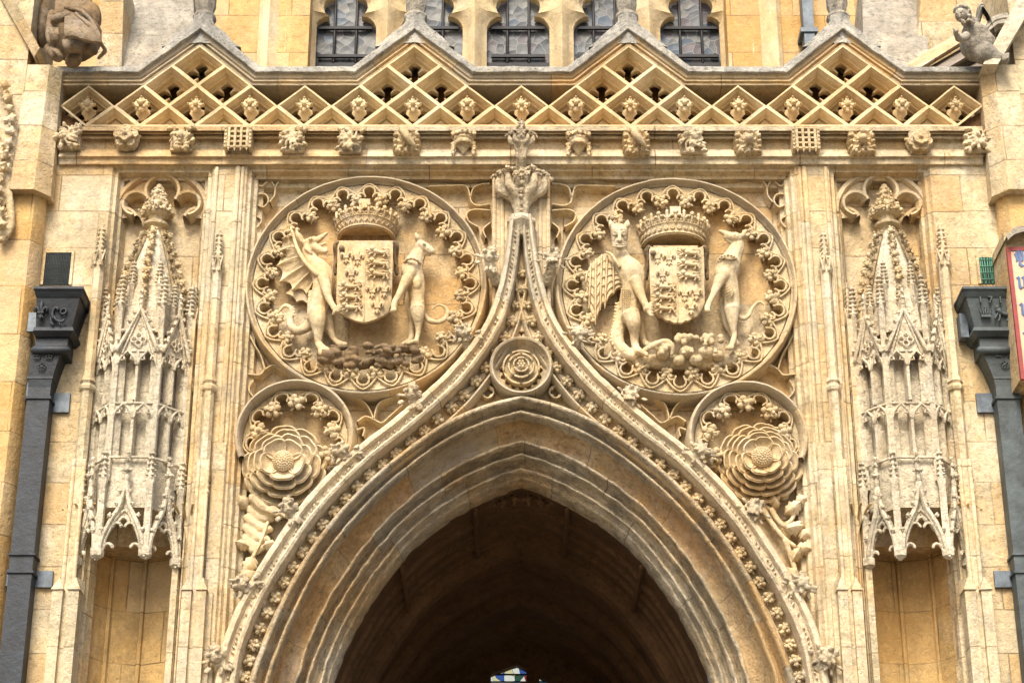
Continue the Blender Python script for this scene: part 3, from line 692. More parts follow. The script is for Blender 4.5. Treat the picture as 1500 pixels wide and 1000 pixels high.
# finial
def r_(q): return .42+.12*((q*7)%3)
m=MB(); z0=Z(322,-.1)
m.lathe((AX,-.02,z0),[(.05,-.10),(.085,-.03),(.12,.0),(.125,.02),(.10,.035),(.085,.06),(.07,.07)],6,pi/6)
m.build('capital',M['hood'],hood,30)
m=MB(); za,zb=Z(318,-.1),Z(236,-.1)
m.lathe((AX,-.02,0),[(.060,za-.02),(.055,za+.06),(.058,za+.2),(.062,zb-.05),(.045,zb)],10); m.tube([(AX,-.04,Z(245,-.1)),(AX,-.12,Z(228,-.15)),(AX,-.15,Z(212,-.15)),(AX,-.15,Z(180,-.15))],[.045,.036,.032,.03],10)
lv=MB()
for tier,(zz0,zz1,RR,kb) in enumerate(((Z(300,-.1),Z(248,-.15),.205,.034),(Z(226,-.1),Z(200,-.15),.105,.020))):
    for e in (-1,1):
        for j,(kx,ky,kz) in enumerate(((.88,-.1,.0),(.50,-.55,.02))):
            ex=e*RR*kx; ey=RR*ky*.8
            ty=-.15*tier; p=spl([(AX+e*.03,ty+ey*.1,zz0-.06),(AX+e*.03+ex*.08,ty+ey*.25,zz0+.03),(AX+ex*.42,ty+ey*.7,zz0+(zz1-zz0)*.42),(AX+ex*.90,ty+ey*1.0,zz0+(zz1-zz0)*.66),(AX+ex,ty+ey*1.05,zz1)],12)
            m.tube(p,np.array([.5,.55,.6,.7,.85,1.05,1.25,1.35,1.3,1.1,.9,.6])*kb*(1 if j<1 else .85),8)
            for q in range(9):
                uu=q/8; leafball(lv,(AX+ex*.93+(uu-.5)*kb*3.4,ty+ey*1.05-kb*(.9+.4*sin(q*2.3)),zz1+kb*(1.1-1.3*abs(uu-.5)*2*(.6 if (uu-.5)*e<0 else 1.3))+kb*.3*sin(q*3)),kb*r_(q+j),8,q+j*5+tier*20,False)
        leafball(lv,(AX+e*RR*.20,-.15*tier-RR*.75,zz1+(zz0-zz1)*.12),kb*.95,10,3+tier,False)
    leafball(lv,(AX,-.15*tier-RR*.55,zz1+.01),kb*.9,9,8+tier,False)
for i,py in enumerate((306,297,287,278,268,258)): leafball(lv,(AX,-.088-.004*i,Z(py,-.1)),.021+.002*i,7,i)
for i,py in enumerate((190,183,177)): leafball(lv,(AX,-.16,Z(py,-.15)),.045-.012*i,10,i+7,False)
organic('finial',m,.0065,M['crocket'],hood,1,.003,40)
lv.build('finial_leaves',M['crocket'],hood,60,.003,50)
# centre roundel between hood and arch
c3=W(763.5,538,0); c=(c3[0],c3[2]); t=thing('medallion',(c[0],.1,c[1]),'small round medallion with a double rose directly above the arch point','roundel')
R=.232
m=MB(); sweep(m,circ(c,R,80),[(-o,y) for o,y in rprof([(.0,.2),(0,.0),(-.008,-.05),(-.025,-.05),(-.035,-.01),(-.05,.03),(-.07,.05),(-.075,.06)])],closed=True); m.build('ring',M['fascia'],t,30)
m=MB(); th,rf=foil(16,R*.60,R*.085,0,320); rf=np.maximum(rf,R*.60)
inner=np.stack([c[0]+rf*np.cos(th),c[1]+rf*np.sin(th)],1); 
th2=np.linspace(0,2*pi,320,endpoint=False); outr=np.stack([c[0]+(R-.07)*np.cos(th2),c[1]+(R-.07)*np.sin(th2)],1)
G=[[(x,.055,z) for x,z in outr],[(x,.05,z) for x,z in inner],[(x,.12,z) for x,z in inner]]; m.grid(np.array(G),cv=True)
m.add([(x,.12,z) for x,z in outr]+[(c[0],.12,c[1])],[(i,(i+1)%320,320) for i in range(320)]); m.build('pierced_rim',M['carve'],t,35)
m=MB(); m.ell((c[0],.08,c[1]),(R*.58,.05,R*.58),None,20,6)
for n,r0,r1,y0,h in ((5,.1,.60,.05,.05),(5,.05,.42,.01,.04),(5,.0,.25,-.02,.03)):
    for k in range(n):
        a=2*pi*k/n+pi/2+(pi/5 if abs(r1-.42)<.01 else 0)
        petal(m,c,a,r0*R,r1*R,pi*r1*R/n*1.0,y0,h,.02)
        b=[(c[0]+cos(a+e)*r1*R*.93,y0-h-.005,c[1]+sin(a+e)*r1*R*.93) for e in np.linspace(-pi/n*.8,pi/n*.8,7)]; m.tube(b,.009,6)
for k in range(7):
    a=2*pi*k/6; m.ell((c[0]+(cos(a)*.022 if k<6 else 0),-.065,c[1]+(sin(a)*.022 if k<6 else 0)),.013,None,6,4)
m.build('double_rose',M['carve'],t,60)
# tracery field round it
fld=thing('gable_tracery',(AX,.15,c[1]),'narrow spiked tracery filling the gable between hood mould and arch point','tracery')
def f(m):
    q=spl([(W(a,b,.05)[0],W(a,b,.05)[2]) for a,b in ((763.3,438),(756,470),(742,500),(716,540),(690,568),(655,590))],30)
    sweep(m,q,[(-.02,.2),(-.02,.05),(0,.03),(.02,.05),(.02,.2)])
    q=spl([(W(a,b,.05)[0],W(a,b,.05)[2]) for a,b in ((763.3,452),(757,478),(747,492))],14)
    sweep(m,q,[(-.01,.2),(-.01,.08),(.01,.08),(.01,.2)])
    q=spl([(W(a,b,.05)[0],W(a,b,.05)[2]) for a,b in ((716,541),(712,560),(700,580),(682,592))],20); sweep(m,q,[(-.01,.2),(-.01,.08),(.01,.08),(.01,.2)])
    cc=W(714,574,.08); th,rf=foil(4,.022,.018,0,60); 
    o=circ((cc[0],cc[2]),.05,60); i_=np.stack([cc[0]+rf*np.cos(th),cc[2]+rf*np.sin(th)],1)
    m.grid(np.array([[(x,.2,z) for x,z in o],[(x,.07,z) for x,z in o],[(x,.08,z) for x,z in i_],[(x,.2,z) for x,z in i_]]),cv=True)
    cc=W(763.5,487,.08); th,rf=foil(1,.0,.02,0,60); rf=.012+.012*np.abs(np.cos(2*(th-pi/2)))**2+.02*(np.maximum(0,np.sin(th))**6)
    o=circ((cc[0],cc[2]),.058,60); i_=np.stack([cc[0]+rf*np.cos(th),cc[2]+rf*1.3*np.sin(th)],1)
    m.grid(np.array([[(x,.2,z) for x,z in o],[(x,.075,z) for x,z in o],[(x,.08,z) for x,z in i_],[(x,.2,z) for x,z in i_]]),cv=True)
both(f).build('mouchette',M['fascia'],fld,35)
m=MB(); p3=[(XA(a_),z_) for a_,z_ in ()]
pl=[(W(a,b,.14)[0],W(a,b,.14)[2]) for a,b in ((763.5,425),(752,470),(735,505),(700,548),(650,592),(600,640),(763.5,575))]
both(lambda m:m.prism(pl,.14,.2)).build('gable_ground',M['back'],fld)
# ---------------------------------------------------------------- cornice with its carved bosses
cor=thing('cornice',(AX,0,ZC),'long moulded stone cornice carrying the row of square carved bosses','cornice')
xe=XA(A(88,187,-.1))
cp=[(0.0,Z(243,-.0)),(-.03,Z(243)),(-.035,Z(232,-.04)),(-.06,Z(229,-.06)),(-.055,Z(226,-.06)),(-.02,Z(222)),(.03,Z(214)),(.035,Z(206)),(-.02,Z(204)),(-.05,Z(203,-.05)),(-.05,Z(200.5,-.05)),(-.03,Z(199.5)),(-.03,Z(197)),(-.075,Z(196,-.08)),(-.08,Z(194,-.09)),(-.07,Z(192.5,-.07)),(-.115,Z(191,-.12)),(-.12,Z(186,-.12)),(-.075,Z(184,-.09)),(.3,Z(184))]
m=MB(); xs_=np.linspace(xe,xm(xe),160)
m.grid(np.array([[(x,y,z) for x in xs_] for y,z in cp])); m.build('moulding',M['cornice'],cor,30,.003,9)
for i,x in enumerate((xe,xm(xe))):
    m=MB(); m.add([(x,y,z) for y,z in cp],[tuple(range(len(cp)))]); m.build('moulding_end',M['cornice'],cor)
HB=.098
def boss_foliage(m,c,seed,curl=0):
    r=random.Random(seed)
    m.box(c[0]-HB*.86,c[0]+HB*.86,c[1]+.0,c[1]+.12,c[2]-HB*.86,c[2]+HB*.86)
    for k in range(26):
        a=r.uniform(0,2*pi); rr=r.choice((.35,.6,.85,.95)); q=rr*HB/max(abs(cos(a)),abs(sin(a)))*.98
        L=HB*r.uniform(.2,.34); b=a+curl+r.uniform(-.5,.5)
        m.ell((c[0]+cos(a)*q,c[1]-.03-.035*(1-rr)+r.uniform(-.012,.012),c[2]+sin(a)*q),(L,.028,L*.55),rotY(-b),8,6)
    for k in range(8):
        a=k*pi/4+.2; m.tube(spl([(c[0]+cos(a)*.01,c[1]-.05,c[2]+sin(a)*.01),(c[0]+cos(a+.3)*HB*.5,c[1]-.06,c[2]+sin(a+.3)*HB*.5),(c[0]+cos(a+.6+curl)*HB*.9,c[1]-.035,c[2]+sin(a+.6+curl)*HB*.9)],6),(.014,.012,.011,.010,.009,.007),6)
def boss_rose(m,c,n=6,sc_=1.0):
    for (nn,rr,ro,y,s) in ((n,.62,.34,-.02,.0),(n,.34,.24,-.06,.5)):
        for k in range(nn):
            a=2*pi*(k+s)/nn+pi/2; R=HB*1.05*sc_
            m.ell((c[0]+cos(a)*R*rr,c[1]+y,c[2]+sin(a)*R*rr),(R*ro,.030,R*ro*.98),rotY(-a),10,6)
            m.tube([(c[0]+cos(a)*R*rr+cos(a+e)*R*ro*.85,c[1]+y-.022,c[2]+sin(a)*R*rr+sin(a+e)*R*ro*.85) for e in np.linspace(-1.5,1.5,8)],.008,5)
    m.ell((c[0],c[1]-.08,c[2]),(HB*.2,.03,HB*.2),None,10,6); m.ell((c[0],c[1]+.03,c[2]),(HB*1.0,.05,HB*1.0),None,16,6)
    for k in range(5):
        a=2*pi*k/5+.3; m.ell((c[0]+cos(a)*HB*.9,c[1]+.02,c[2]+sin(a)*HB*.9),(HB*.28,.02,HB*.16),rotY(-a),8,5)
def boss_port(m,c):
    for k in range(4):
        x=c[0]+(k-1.5)*HB*.47; m.box(x-.009,x+.009,c[1]-.055,c[1]-.03,c[2]-HB*.7,c[2]+HB*.98)
        m.lathe((x,c[1]-.042,c[2]-HB*1.02),[(.001,0),(.014,HB*.3)],4,pi/4)
    for k in range(5):
        z=c[2]+(k-1.4)*HB*.44; m.box(c[0]-HB*.86,c[0]+HB*.86,c[1]-.045,c[1]-.02,z-.008,z+.008)
    for s in (-1,1):
        m.box(c[0]+s*HB*.95-.01,c[0]+s*HB*.95+.01,c[1]-.06,c[1]+.1,c[2]-HB*.8,c[2]+HB)
        for k in range(6): m.ell((c[0]+s*HB*.97,c[1]-.062,c[2]+(k-2.3)*HB*.34),.010,None,6,4)
    m.box(c[0]-HB*.9,c[0]+HB*.9,c[1]+.06,c[1]+.1,c[2]-HB*.7,c[2]+HB*.9)
def boss_crown(m,c):
    for k in range(15):
        a=pi+pi*k/14; m.tube([(c[0]+cos(a)*HB*.55,c[1]+.03+sin(a)*.06,c[2]-HB*.1),(c[0]+cos(a)*HB*.72,c[1]+.03+sin(a)*.09,c[2]+HB*.35)],.011,5)
        if k%2==0: leafball(m,(c[0]+cos(a)*HB*.82,c[1]+.02+sin(a)*.09,c[2]+HB*.62),.026,7,k)
    for z,rr in ((-.12,.6),(.0,.64)): m.tube([(c[0]+cos(a)*HB*rr,c[1]+.03+sin(a)*.085,c[2]+HB*z) for a in np.linspace(pi,2*pi,14)],.010,5)
    for k in range(7):
        a=pi+pi*(k+.5)/7; m.tube([(c[0]+cos(a)*HB*.5,c[1]+.03+sin(a)*.05,c[2]-HB*.15),(c[0],c[1]+.02,c[2]-HB*.95)],(.009,.006),5)
    for s in (-1,1):
        for k in range(4): leafball(m,(c[0]+s*HB*.8,c[1]+.01,c[2]-HB*(.9-.28*k)),.024,7,k+5)
        m.ell((c[0]+s*HB*.75,c[1],c[2]+HB*.85),(.03,.03,.022),None,7,5)
    m.ell((c[0],c[1]+.04,c[2]+HB*.3),(HB*.6,.05,HB*.5),None,10,6)
def boss_disc(m,c,seed,hole=True,slash=False):
    "flat crinkled leaf square with drilled holes and a swelling middle"
    n=60; th=np.linspace(0,2*pi,n,endpoint=False)
    sq=HB/np.maximum(abs(np.cos(th)),abs(np.sin(th)))**.85*(1+.09*np.sin(th*16))
    G=[]
    for t,y in ((1.0,.08),(1.0,-.005),(.93,-.025),(.75,-.02),(.6,-.035),(.42,-.03),(.28,-.055),(.14,-.075),(.02,-.08)):
        G.append([(c[0]+cos(a)*q*t,c[1]+y+.010*sin(a*8+t*6),c[2]+sin(a)*q*t) for a,q in zip(th,sq)])
    m.grid(np.array(G),cv=True); m.add([G[0][i] for i in range(n)],[tuple(range(n))]); m.ell((c[0],c[1]-.04,c[2]),(HB*.3,.04,HB*.3))
    r=random.Random(seed)
    for k in range(12):
        a=2*pi*k/12; q=HB*.86/max(abs(cos(a)),abs(sin(a))); m.ell((c[0]+cos(a)*q,c[1]-.03,c[2]+sin(a)*q),(HB*.2,.022,HB*.12),rotY(-a-.5),7,5)
    if slash: m.tube(spl([(c[0]-HB*.3,c[1]-.07,c[2]+HB*.9),(c[0]+.0,c[1]-.10,c[2]+HB*.1),(c[0]+HB*.75,c[1]-.06,c[2]-HB*.8)],8),(.03,.034,.034,.03,.028,.024,.018,.01),7)
BOSS=[(101,202,'fol','carved square boss of bushy curled foliage, first from the left end of the cornice',1),
(185.5,203,'rose','carved boss of a round double rose near the left end of the cornice',5),
(266,206,'curl','carved boss of swirling leaves between the left rose boss and left portcullis boss',3),
(349.7,208,'port','carved portcullis boss with hanging chains on the left half of the cornice',0),
(429.5,208,'fol','carved boss of crinkled oak leaves just right of the left portcullis boss',8),
(513,209,'fol','carved leaf boss like a drooping mask above the dragon medallion',12),
(595.5,209,'slash','carved boss of pierced twisting leaves just left of the left crown boss',14),
(679,209,'crown','carved crown boss with a fluted cup, left of the central finial',0),
(847.5,210,'crown','carved crown boss with a fluted cup, right of the central finial',0),
(932,210,'slash','carved boss crossed by a diagonal leaf rib above the winged beast medallion',20),
(1013,210,'fol','carved boss of spreading leaves with two round swellings, left of the drilled boss',22),
(1095.6,209.5,'disc','carved boss of a domed leaf with drilled holes, just left of the right portcullis boss',25),
(1179.7,210,'port','carved portcullis boss with hanging chains on the right half of the cornice',0),
(1262,209.5,'sun','carved boss with a pale dome in ragged leaves, right of the right portcullis boss',30),
(1346,208,'rose','carved boss of a round rose with smooth bud near the right cornice end',7),
(1430,208,'fol','square boss of open curling foliage, last at the right end of the cornice',33)]
for px,py,kd,lab,sd in BOSS:
    c=W(px,py,-.09); m=MB()
    if kd=='fol': boss_foliage(m,c,sd,.2)
    elif kd=='curl': boss_foliage(m,c,sd,1.1); m.ell((c[0],c[1]-.07,c[2]),(.03,.04,.03))
    elif kd=='rose': boss_rose(m,c,sd)
    elif kd=='port': boss_port(m,c)
    elif kd=='crown': boss_crown(m,c)
    elif kd=='slash': boss_disc(m,c,sd,True,True)
    else: boss_disc(m,c,sd); m.ell((c[0],c[1]-.07,c[2]),(HB*.36,.05,HB*.36),None,12,7)
    if kd=='fol' and sd==22:
        for s in (-1,1): m.ell((c[0]+s*HB*.42,c[1]-.06,c[2]+HB*.4),(HB*.3,.04,HB*.26))
    if kd=='port': o=m.build('carved_boss',M['carve'],None,40)
    elif kd in ('slash','disc','sun'): o=m.build('carved_boss',M['carve'],None,60,.003,50)
    else: o=organic('carved_boss',m,.005,M['carve'],None,0,.0035,60)
    tag(o,lab,'boss','carved bosses along the cornice')
# ---------------------------------------------------------------- pierced parapet with four gables
par=thing('parapet',(AX,0,Z(187)),'pierced lattice parapet with four small gables and lichened coping','parapet')
YP=-.06
ZB,ZM,ZTp=Z(185,YP),Z(156.5,YP),Z(125,YP); PX=W(843.2,157,YP)[0]-W(763.6,157,YP)[0]; dz=(ZTp-ZB)/2; ZM=(ZB+ZTp)/2
XC=W(764,157,YP)[0]
cellp=[(.0,YP),(.013,YP),(.017,YP+.02),(.027,YP+.035),(.031,YP+.08),(.041,YP+.085),(.044,YP+.14),(.054,YP+.145)]
def cell(m,cx,cz,half=False):
    h=PX/2
    if half: P=[(cx-h,cz),(cx+h,cz),(cx,cz+dz)]
    else: P=[(cx-h,cz),(cx,cz-dz),(cx+h,cz),(cx,cz+dz)]
    P=dens(P,.07,True); sweep(m,P,cellp,True)
    # cusped plate
    k=.066
    if not half:
        th,rf=foil(4,.074,.047,0,96); rf=np.maximum(rf,.036)
        q=np.stack([cx+rf*np.cos(th),cz+rf*.9*np.sin(th)],1)
        ou=[]
        for a in th:
            hh,dd=h*.84,dz*.84; s=1/(abs(cos(a))/hh+abs(sin(a))/dd); ou.append((cx+cos(a)*s,cz+sin(a)*s))
        m.grid(np.array([[(x,YP+.14,z) for x,z in ou],[(x,YP+.155,z) for x,z in q],[(x,YP+.21,z) for x,z in q],[(x,YP+.26,z) for x,z in ou]]),cv=True)
    else:
        mm=[(cx-h*.25,cz),(cx-h*.22,cz+dz*.2),(cx,cz+dz*.33),(cx+h*.22,cz+dz*.2),(cx+h*.25,cz)]
        oo=[(cx-h*.6,cz),(cx-h*.3,cz+dz*.35),(cx,cz+dz*.65),(cx+h*.3,cz+dz*.35),(cx+h*.6,cz)]
        m.grid(np.array([[(x,YP+.11,z) for x,z in oo],[(x,YP+.11,z) for x,z in mm],[(x,YP+.25,z) for x,z in mm]]))
row1=[XC+(k-8)*PX for k in range(17)]
for x in row1:
    m=MB(); cell(m,x,ZM); m.build('lattice_diamond',M['lattice'],par,30,.0026,22)
for k in range(16):
    m=MB(); cell(m,row1[k]+PX/2,ZB,True); m.build('lattice_triangle',M['lattice'],par,30)
m=MB()
for x in (row1[0]-PX/2,row1[16]+PX/2): m.prism([(x-PX*.5,ZB),(x+PX*.5,ZB),(x,ZB+dz*.95)],YP+.06,YP+.3)
m.box(row1[0]-PX,row1[16]+PX,.25,.34,ZB-.05,Z(112,.25)); m.build('parapet_back',M['vault'],par)  # backing coloured dark to stand in for shade behind the lattice holes
gx=[2,6,10,14]
for gi in gx:
    x=row1[gi]
    for cx,cz in ((x-PX/2,ZTp),(x+PX/2,ZTp),(x,ZTp+dz)):
        m=MB(); cell(m,cx,cz); m.build('lattice_diamond',M['lattice'],par,30,.0026,22)
# rosettes
def ros(seed,kind):
    m=MB(); R=.066
    m.lathe((0,0,0),[(.02,-.085),(.035,-.05),(.058,-.02),(.05,.012)],4,0)
    if kind:
        for v in range(len(m.v)): m.v[v][:,1]=m.v[v][:,1]*.9+.03
        q=rosette_mb(R,8,.05,seed)
    else:
        for v in range(len(m.v)): m.v[v][:,1]=m.v[v][:,1]*.9+.03
        q=rosette_mb(R,4,.06,seed)
        for k in range(4):
            a=pi/4+k*pi/2; q.ell((cos(a)*R*.5,-.045,sin(a)*R*.5),.014,None,6,4); q.ell((cos(a)*R*.62,-.02,sin(a)*R*.62),(.022,.018,.022),None,6,4)
    b=m.n
    for V in q.v: m.v.append(V+np.array((0,-.03,.01))); m.uv.append(np.zeros((len(V),2))); m.n+=len(V)
    m.f+=[tuple(i+b for i in f) for f in q.f]
    me=m.obj_mesh('rosette',50); me.materials.append(M['lattice']); return me
RS=[ros(1,0),ros(2,1)]
for k,x in enumerate(row1): inst('rosette',RS[(k+1)%2],(x,YP+.06,ZM-.0),(0,random.uniform(-.05,.05),0),1.0,par)
# fascia and coping follow the gables
zz=[(row1[0]-PX*.62,ZTp)]
for gi in gx: zz+=[(row1[gi]-PX,ZTp),(row1[gi],ZTp+2*dz),(row1[gi]+PX,ZTp)]
zz+=[(row1[16]+PX*.62,ZTp)]
zz=dens(zz,.05)
m=MB(); sweep(m,zz,[(0,.3),(0,YP),(.012,YP-.005),(.02,YP+.03),(.032,YP+.03),(.038,YP-.0),(.048,YP-.0),(.052,YP+.018),(.060,YP+.012),(.066,YP-.002),(.090,YP-.004),(.094,YP-.012)]); m.build('fascia',M['fascia'],par,30,.002,9)
m=MB(); sweep(m,zz,[(.092,YP-.005),(.093,YP-.034),(.097,YP-.042),(.106,YP-.042),(.112,YP-.036),(.140,YP-.03),(.168,YP-.0),(.180,YP+.05),(.185,YP+.14),(.18,.38),(.0,.38)]); m.build('coping',M['coping'],par,30,.006,11)
for gi in gx:
    x=row1[gi]; zt=ZTp+2*dz+.14; m=MB()
    G=[]
    for dz_,hp_ in spl([(-22,62),(-14,50),(-7,43),(0,36),(8,25),(15,18),(21,15),(28,14.5)],16):
        hw_=hp_*S; zc=zt+dz_*.0057
        G.append([(x+hw_*a,.06+b,zc) for a,b in ((-1,-.075),(-.6,-.10),(0,-.135),(.6,-.10),(1,-.075),(1,.2),(-1,.2))])
    m.grid(np.array(G),cv=True)
    m.build('coping_spire',M['coping'],par,40,.006,13)
    m=MB(); m.lathe((x,.05,zt+.13),[(.075,0),(.088,.02),(.098,.045),(.088,.07),(.07,.085),(.075,.12),(.085,.15),(.088,.3),(.06,.5),(.02,1.2)],8,pi/8); m.build('finial_base',M['grey'],par,30)
# ---------------------------------------------------------------- clerestory wall, window and roofs behind the parapet
YW=1.5; YG=YW+.36
def WX(px,py=60,y=YW): return W(px,py,y)[0]
def WZ(py,y=YW): return Z(py,y)
up=thing('clerestory_wall',(AX,YW,Z(90,YW)),'golden ashlar wall above the parapet on both sides of the leaded window','upper wall')
m=MB(); zb=Z(150,YW); zt=Z(-90,YW)
m.box(WX(-300),WX(452),YW,YW+.5,zb-1,zt); m.box(WX(1066),WX(1800),YW,YW+.5,zb-1,zt); m.box(WX(452),WX(1066),YW+.0,YW+.5,zb-1,WZ(96,YG)-.302); m.build('wall_face',M['orange'],up)
def jamb(m,xo,xi):
    P=[(xo,YW),(xo+(xi-xo)*.08,YW-.04),(xo+(xi-xo)*.2,YW-.05),(xo+(xi-xo)*.3,YW-.0),(xo+(xi-xo)*.38,YW+.03),(xo+(xi-xo)*.5,YW+.02),(xo+(xi-xo)*.58,YW+.08),(xo+(xi-xo)*.7,YW+.16),(xo+(xi-xo)*.8,YW+.16),(xo+(xi-xo)*.9,YW+.2),(xi,YW+.3)]
    m.grid(np.array([[(x,y-.02,z) for x,y in P] for z in np.linspace(zb,zt,20)]))
for xo,xi in ((378,458),(1145,1060)):
    m=MB(); jamb(m,WX(xo),WX(xi)); m.build('window_jamb',M['lattice'],up,25,.002,9)
win=thing('leaded_window',(WX(759),YW+.2,WZ(88)),'wide leaded window of five cusped lights above the parapet','window')
YG=YW+.36
m=MB(); m.box(WX(440),WX(1090),YG,YG+.02,WZ(120),zt); m.build('leaded_glass',M['glass'],win)
PT=(967-458)/4.0
lc=[504.5+PT*k for k in range(5)]
z0=WZ(94,YG); 
hw=.235; pitch=(WX(lc[1],60,YG-.1)-WX(lc[0],60,YG-.1)); z40=WZ(40,YG-.1)
half=[(46,125),(46,60),(46,40),(43,34),(38,28.5),(31,25),(24,24.5),(30,19),(33,11),(31,3),(25,-3),(17,-4),(20,-12),(15,-22),(0,-32)]
for k in range(5):
    cx=WX(lc[k],60,YG-.1); s_=pitch/PT*1.0; m=MB()
    for sg in (-1,1):
        hi=[(cx+sg*a*s_,WZ(b,YG-.1)) for a,b in half]
        outx=[(cx+sg*pitch/2*1.0,z) for x,z in hi]
        def lerp(t): return [(x*(1-t)+ox*t,z) for (x,z),(ox,_) in zip(hi,outx)]
        n=normals(np.array(hi)); w1=[(x+sg*.03*1.0,z+ (.02 if i>3 else 0)) for i,(x,z) in enumerate(hi)]
        w1=[(sg*min(sg*(x-cx),pitch/2-.035)+cx,z) for x,z in w1]
        w2=[(cx+sg*max(sg*(x-cx),pitch/2-.055 if z<z40 else pitch/2-.06-.9*max(0,(z-z40))**1.4),z) for x,z in w1]
        w2=[(cx+sg*min(sg*(x-cx),pitch/2-.03),z) for x,z in w2]
        w3=[(cx+sg*(pitch/2-.018),z) for x,z in w1]; w4=[(cx+sg*pitch/2,z) for x,z in w1]
        m.grid(np.array([[(x,YG-.01,z) for x,z in hi],[(x,YG-.10,z) for x,z in hi],[(x,YG-.125,z) for x,z in w1],[(x,YG-.16,z) for x,z in w2],[(x,YG-.24,z) for x,z in w3],[(x,YG-.26,z) for x,z in w4]]))
    m.build('cusped_light',M['lattice'],win,35)
    m=MB()
    for px in (-16,16): m.tube([(cx+px*s_,YG-.03,z) for z in (z0,WZ(-30))],.012,6)
    for py in (45,86): m.box(cx-.24,cx+.24,YG-.05,YG-.02,WZ(py,YG)-.014,WZ(py,YG)+.014)
    m.build('glazing_bar',M['iron'],win)
m=MB(); zs=WZ(92,YG-.03); m.box(WX(452),WX(1066),YG-.03,YG+.04,zs-.3,zs); m.build('sill',M['iron'],win)
# buttress slopes, roofs and lead pipe above the parapet
def slab(name,pts,mat,label,cat,th=.15,grp=None):
    "pts: (px,py,depth) corners of a leaning face, given thickness backwards"
    V=[W(a,b,c) for a,b,c in pts]; n=len(V); m=MB()
    m.add([tuple(v) for v in V]+[tuple(v+np.array((0,th,0))) for v in V],[tuple(range(n)),tuple(range(2*n-1,n-1,-1))]+[(i,(i+1)%n,n+(i+1)%n,n+i) for i in range(n)])
    return tag(m.build(name,mat),label,cat,grp)
slab('buttress_slope',[(176,98,.5),(286,98,.5),(282,-40,1.3),(182,-40,1.3)],M['grey'],'tall weathered grey buttress slope above the parapet beside the crouching gargoyle','buttress',.6)
slab('buttress_slope',[(1266,98,.5),(1362,98,.5),(1350,-40,1.3),(1262,-40,1.3)],M['grey'],'tall weathered grey buttress slope above the parapet beside the winged angel','buttress',.6)
slab('narrow_buttress',[(140,100,.45),(178,100,.45),(182,-40,.45),(150,-40,.45)],M['wall'],'narrow pale buttress strip just right of the crouching gargoyle','buttress',.5)
slab('side_parapet',[(1340,110,.75),(1520,110,.75),(1520,-40,.75),(1352,-40,.75)],M['wall'],'plain golden wall behind the winged angel','wall',.4)
for i,(a,b,c,d,lab) in enumerate(((1330,92,1452,20,'upper pale stone roof slab rising behind the angel'),(1358,100,1470,36,'brown middle stone roof slab rising behind the angel'),(1400,104,1490,60,'lowest brown stone roof slab tucked beside the angel'))):
    slab('roof_slab',[(a,b,.55-.1*i),(c,d,.62-.1*i),(c+4,d+12,.35-.1*i),(a+8,b+13,.3-.1*i)],M['slate'] if i else M['wall'],lab,'roof slab',.08)
slab('raking_coping',[(1440,94,-.28),(1500,-20,-.28),(1540,-40,-.3),(1462,94,-.32)],M['white'],'pale raking coping stone rising to the top right corner behind the angel','coping',.25)
slab('raking_coping',[(50,84,-.2),(14,20,-.18),(-14,-30,-.18),(6,-30,-.24),(58,70,-.26)],M['wall'],'grey raking coping stone at the top left corner beside the gargoyle','coping',.25)
lp=thing('lead_pipe',(WX(1181),YW-.12,WZ(60)),'straight blue grey lead pipe on the upper wall right of the leaded window','pipe')
m=MB(); x0,x1=WX(1173),WX(1188); m.box(x0,x1,YW-.2,YW-.06,zb,zt); m.build('pipe',M['lead_strap'],lp)
m=MB(); m.box(x0-.03,x1+.03,YW-.215,YW-.0,WZ(66),WZ(60)); m.build('strap',M['lead_strap'],lp)
rf=MB(); rf.add([(WX(-300),.35,Z(108,.35)),(WX(1800),.35,Z(108,.35)),(WX(1800),YW+.1,Z(100,YW)),(WX(-300),YW+.1,Z(100,YW))],[(0,1,2,3)]); tag(rf.build('porch_roof',M['lead_grey']),'flat lead porch roof hidden behind the lattice parapet','roof')
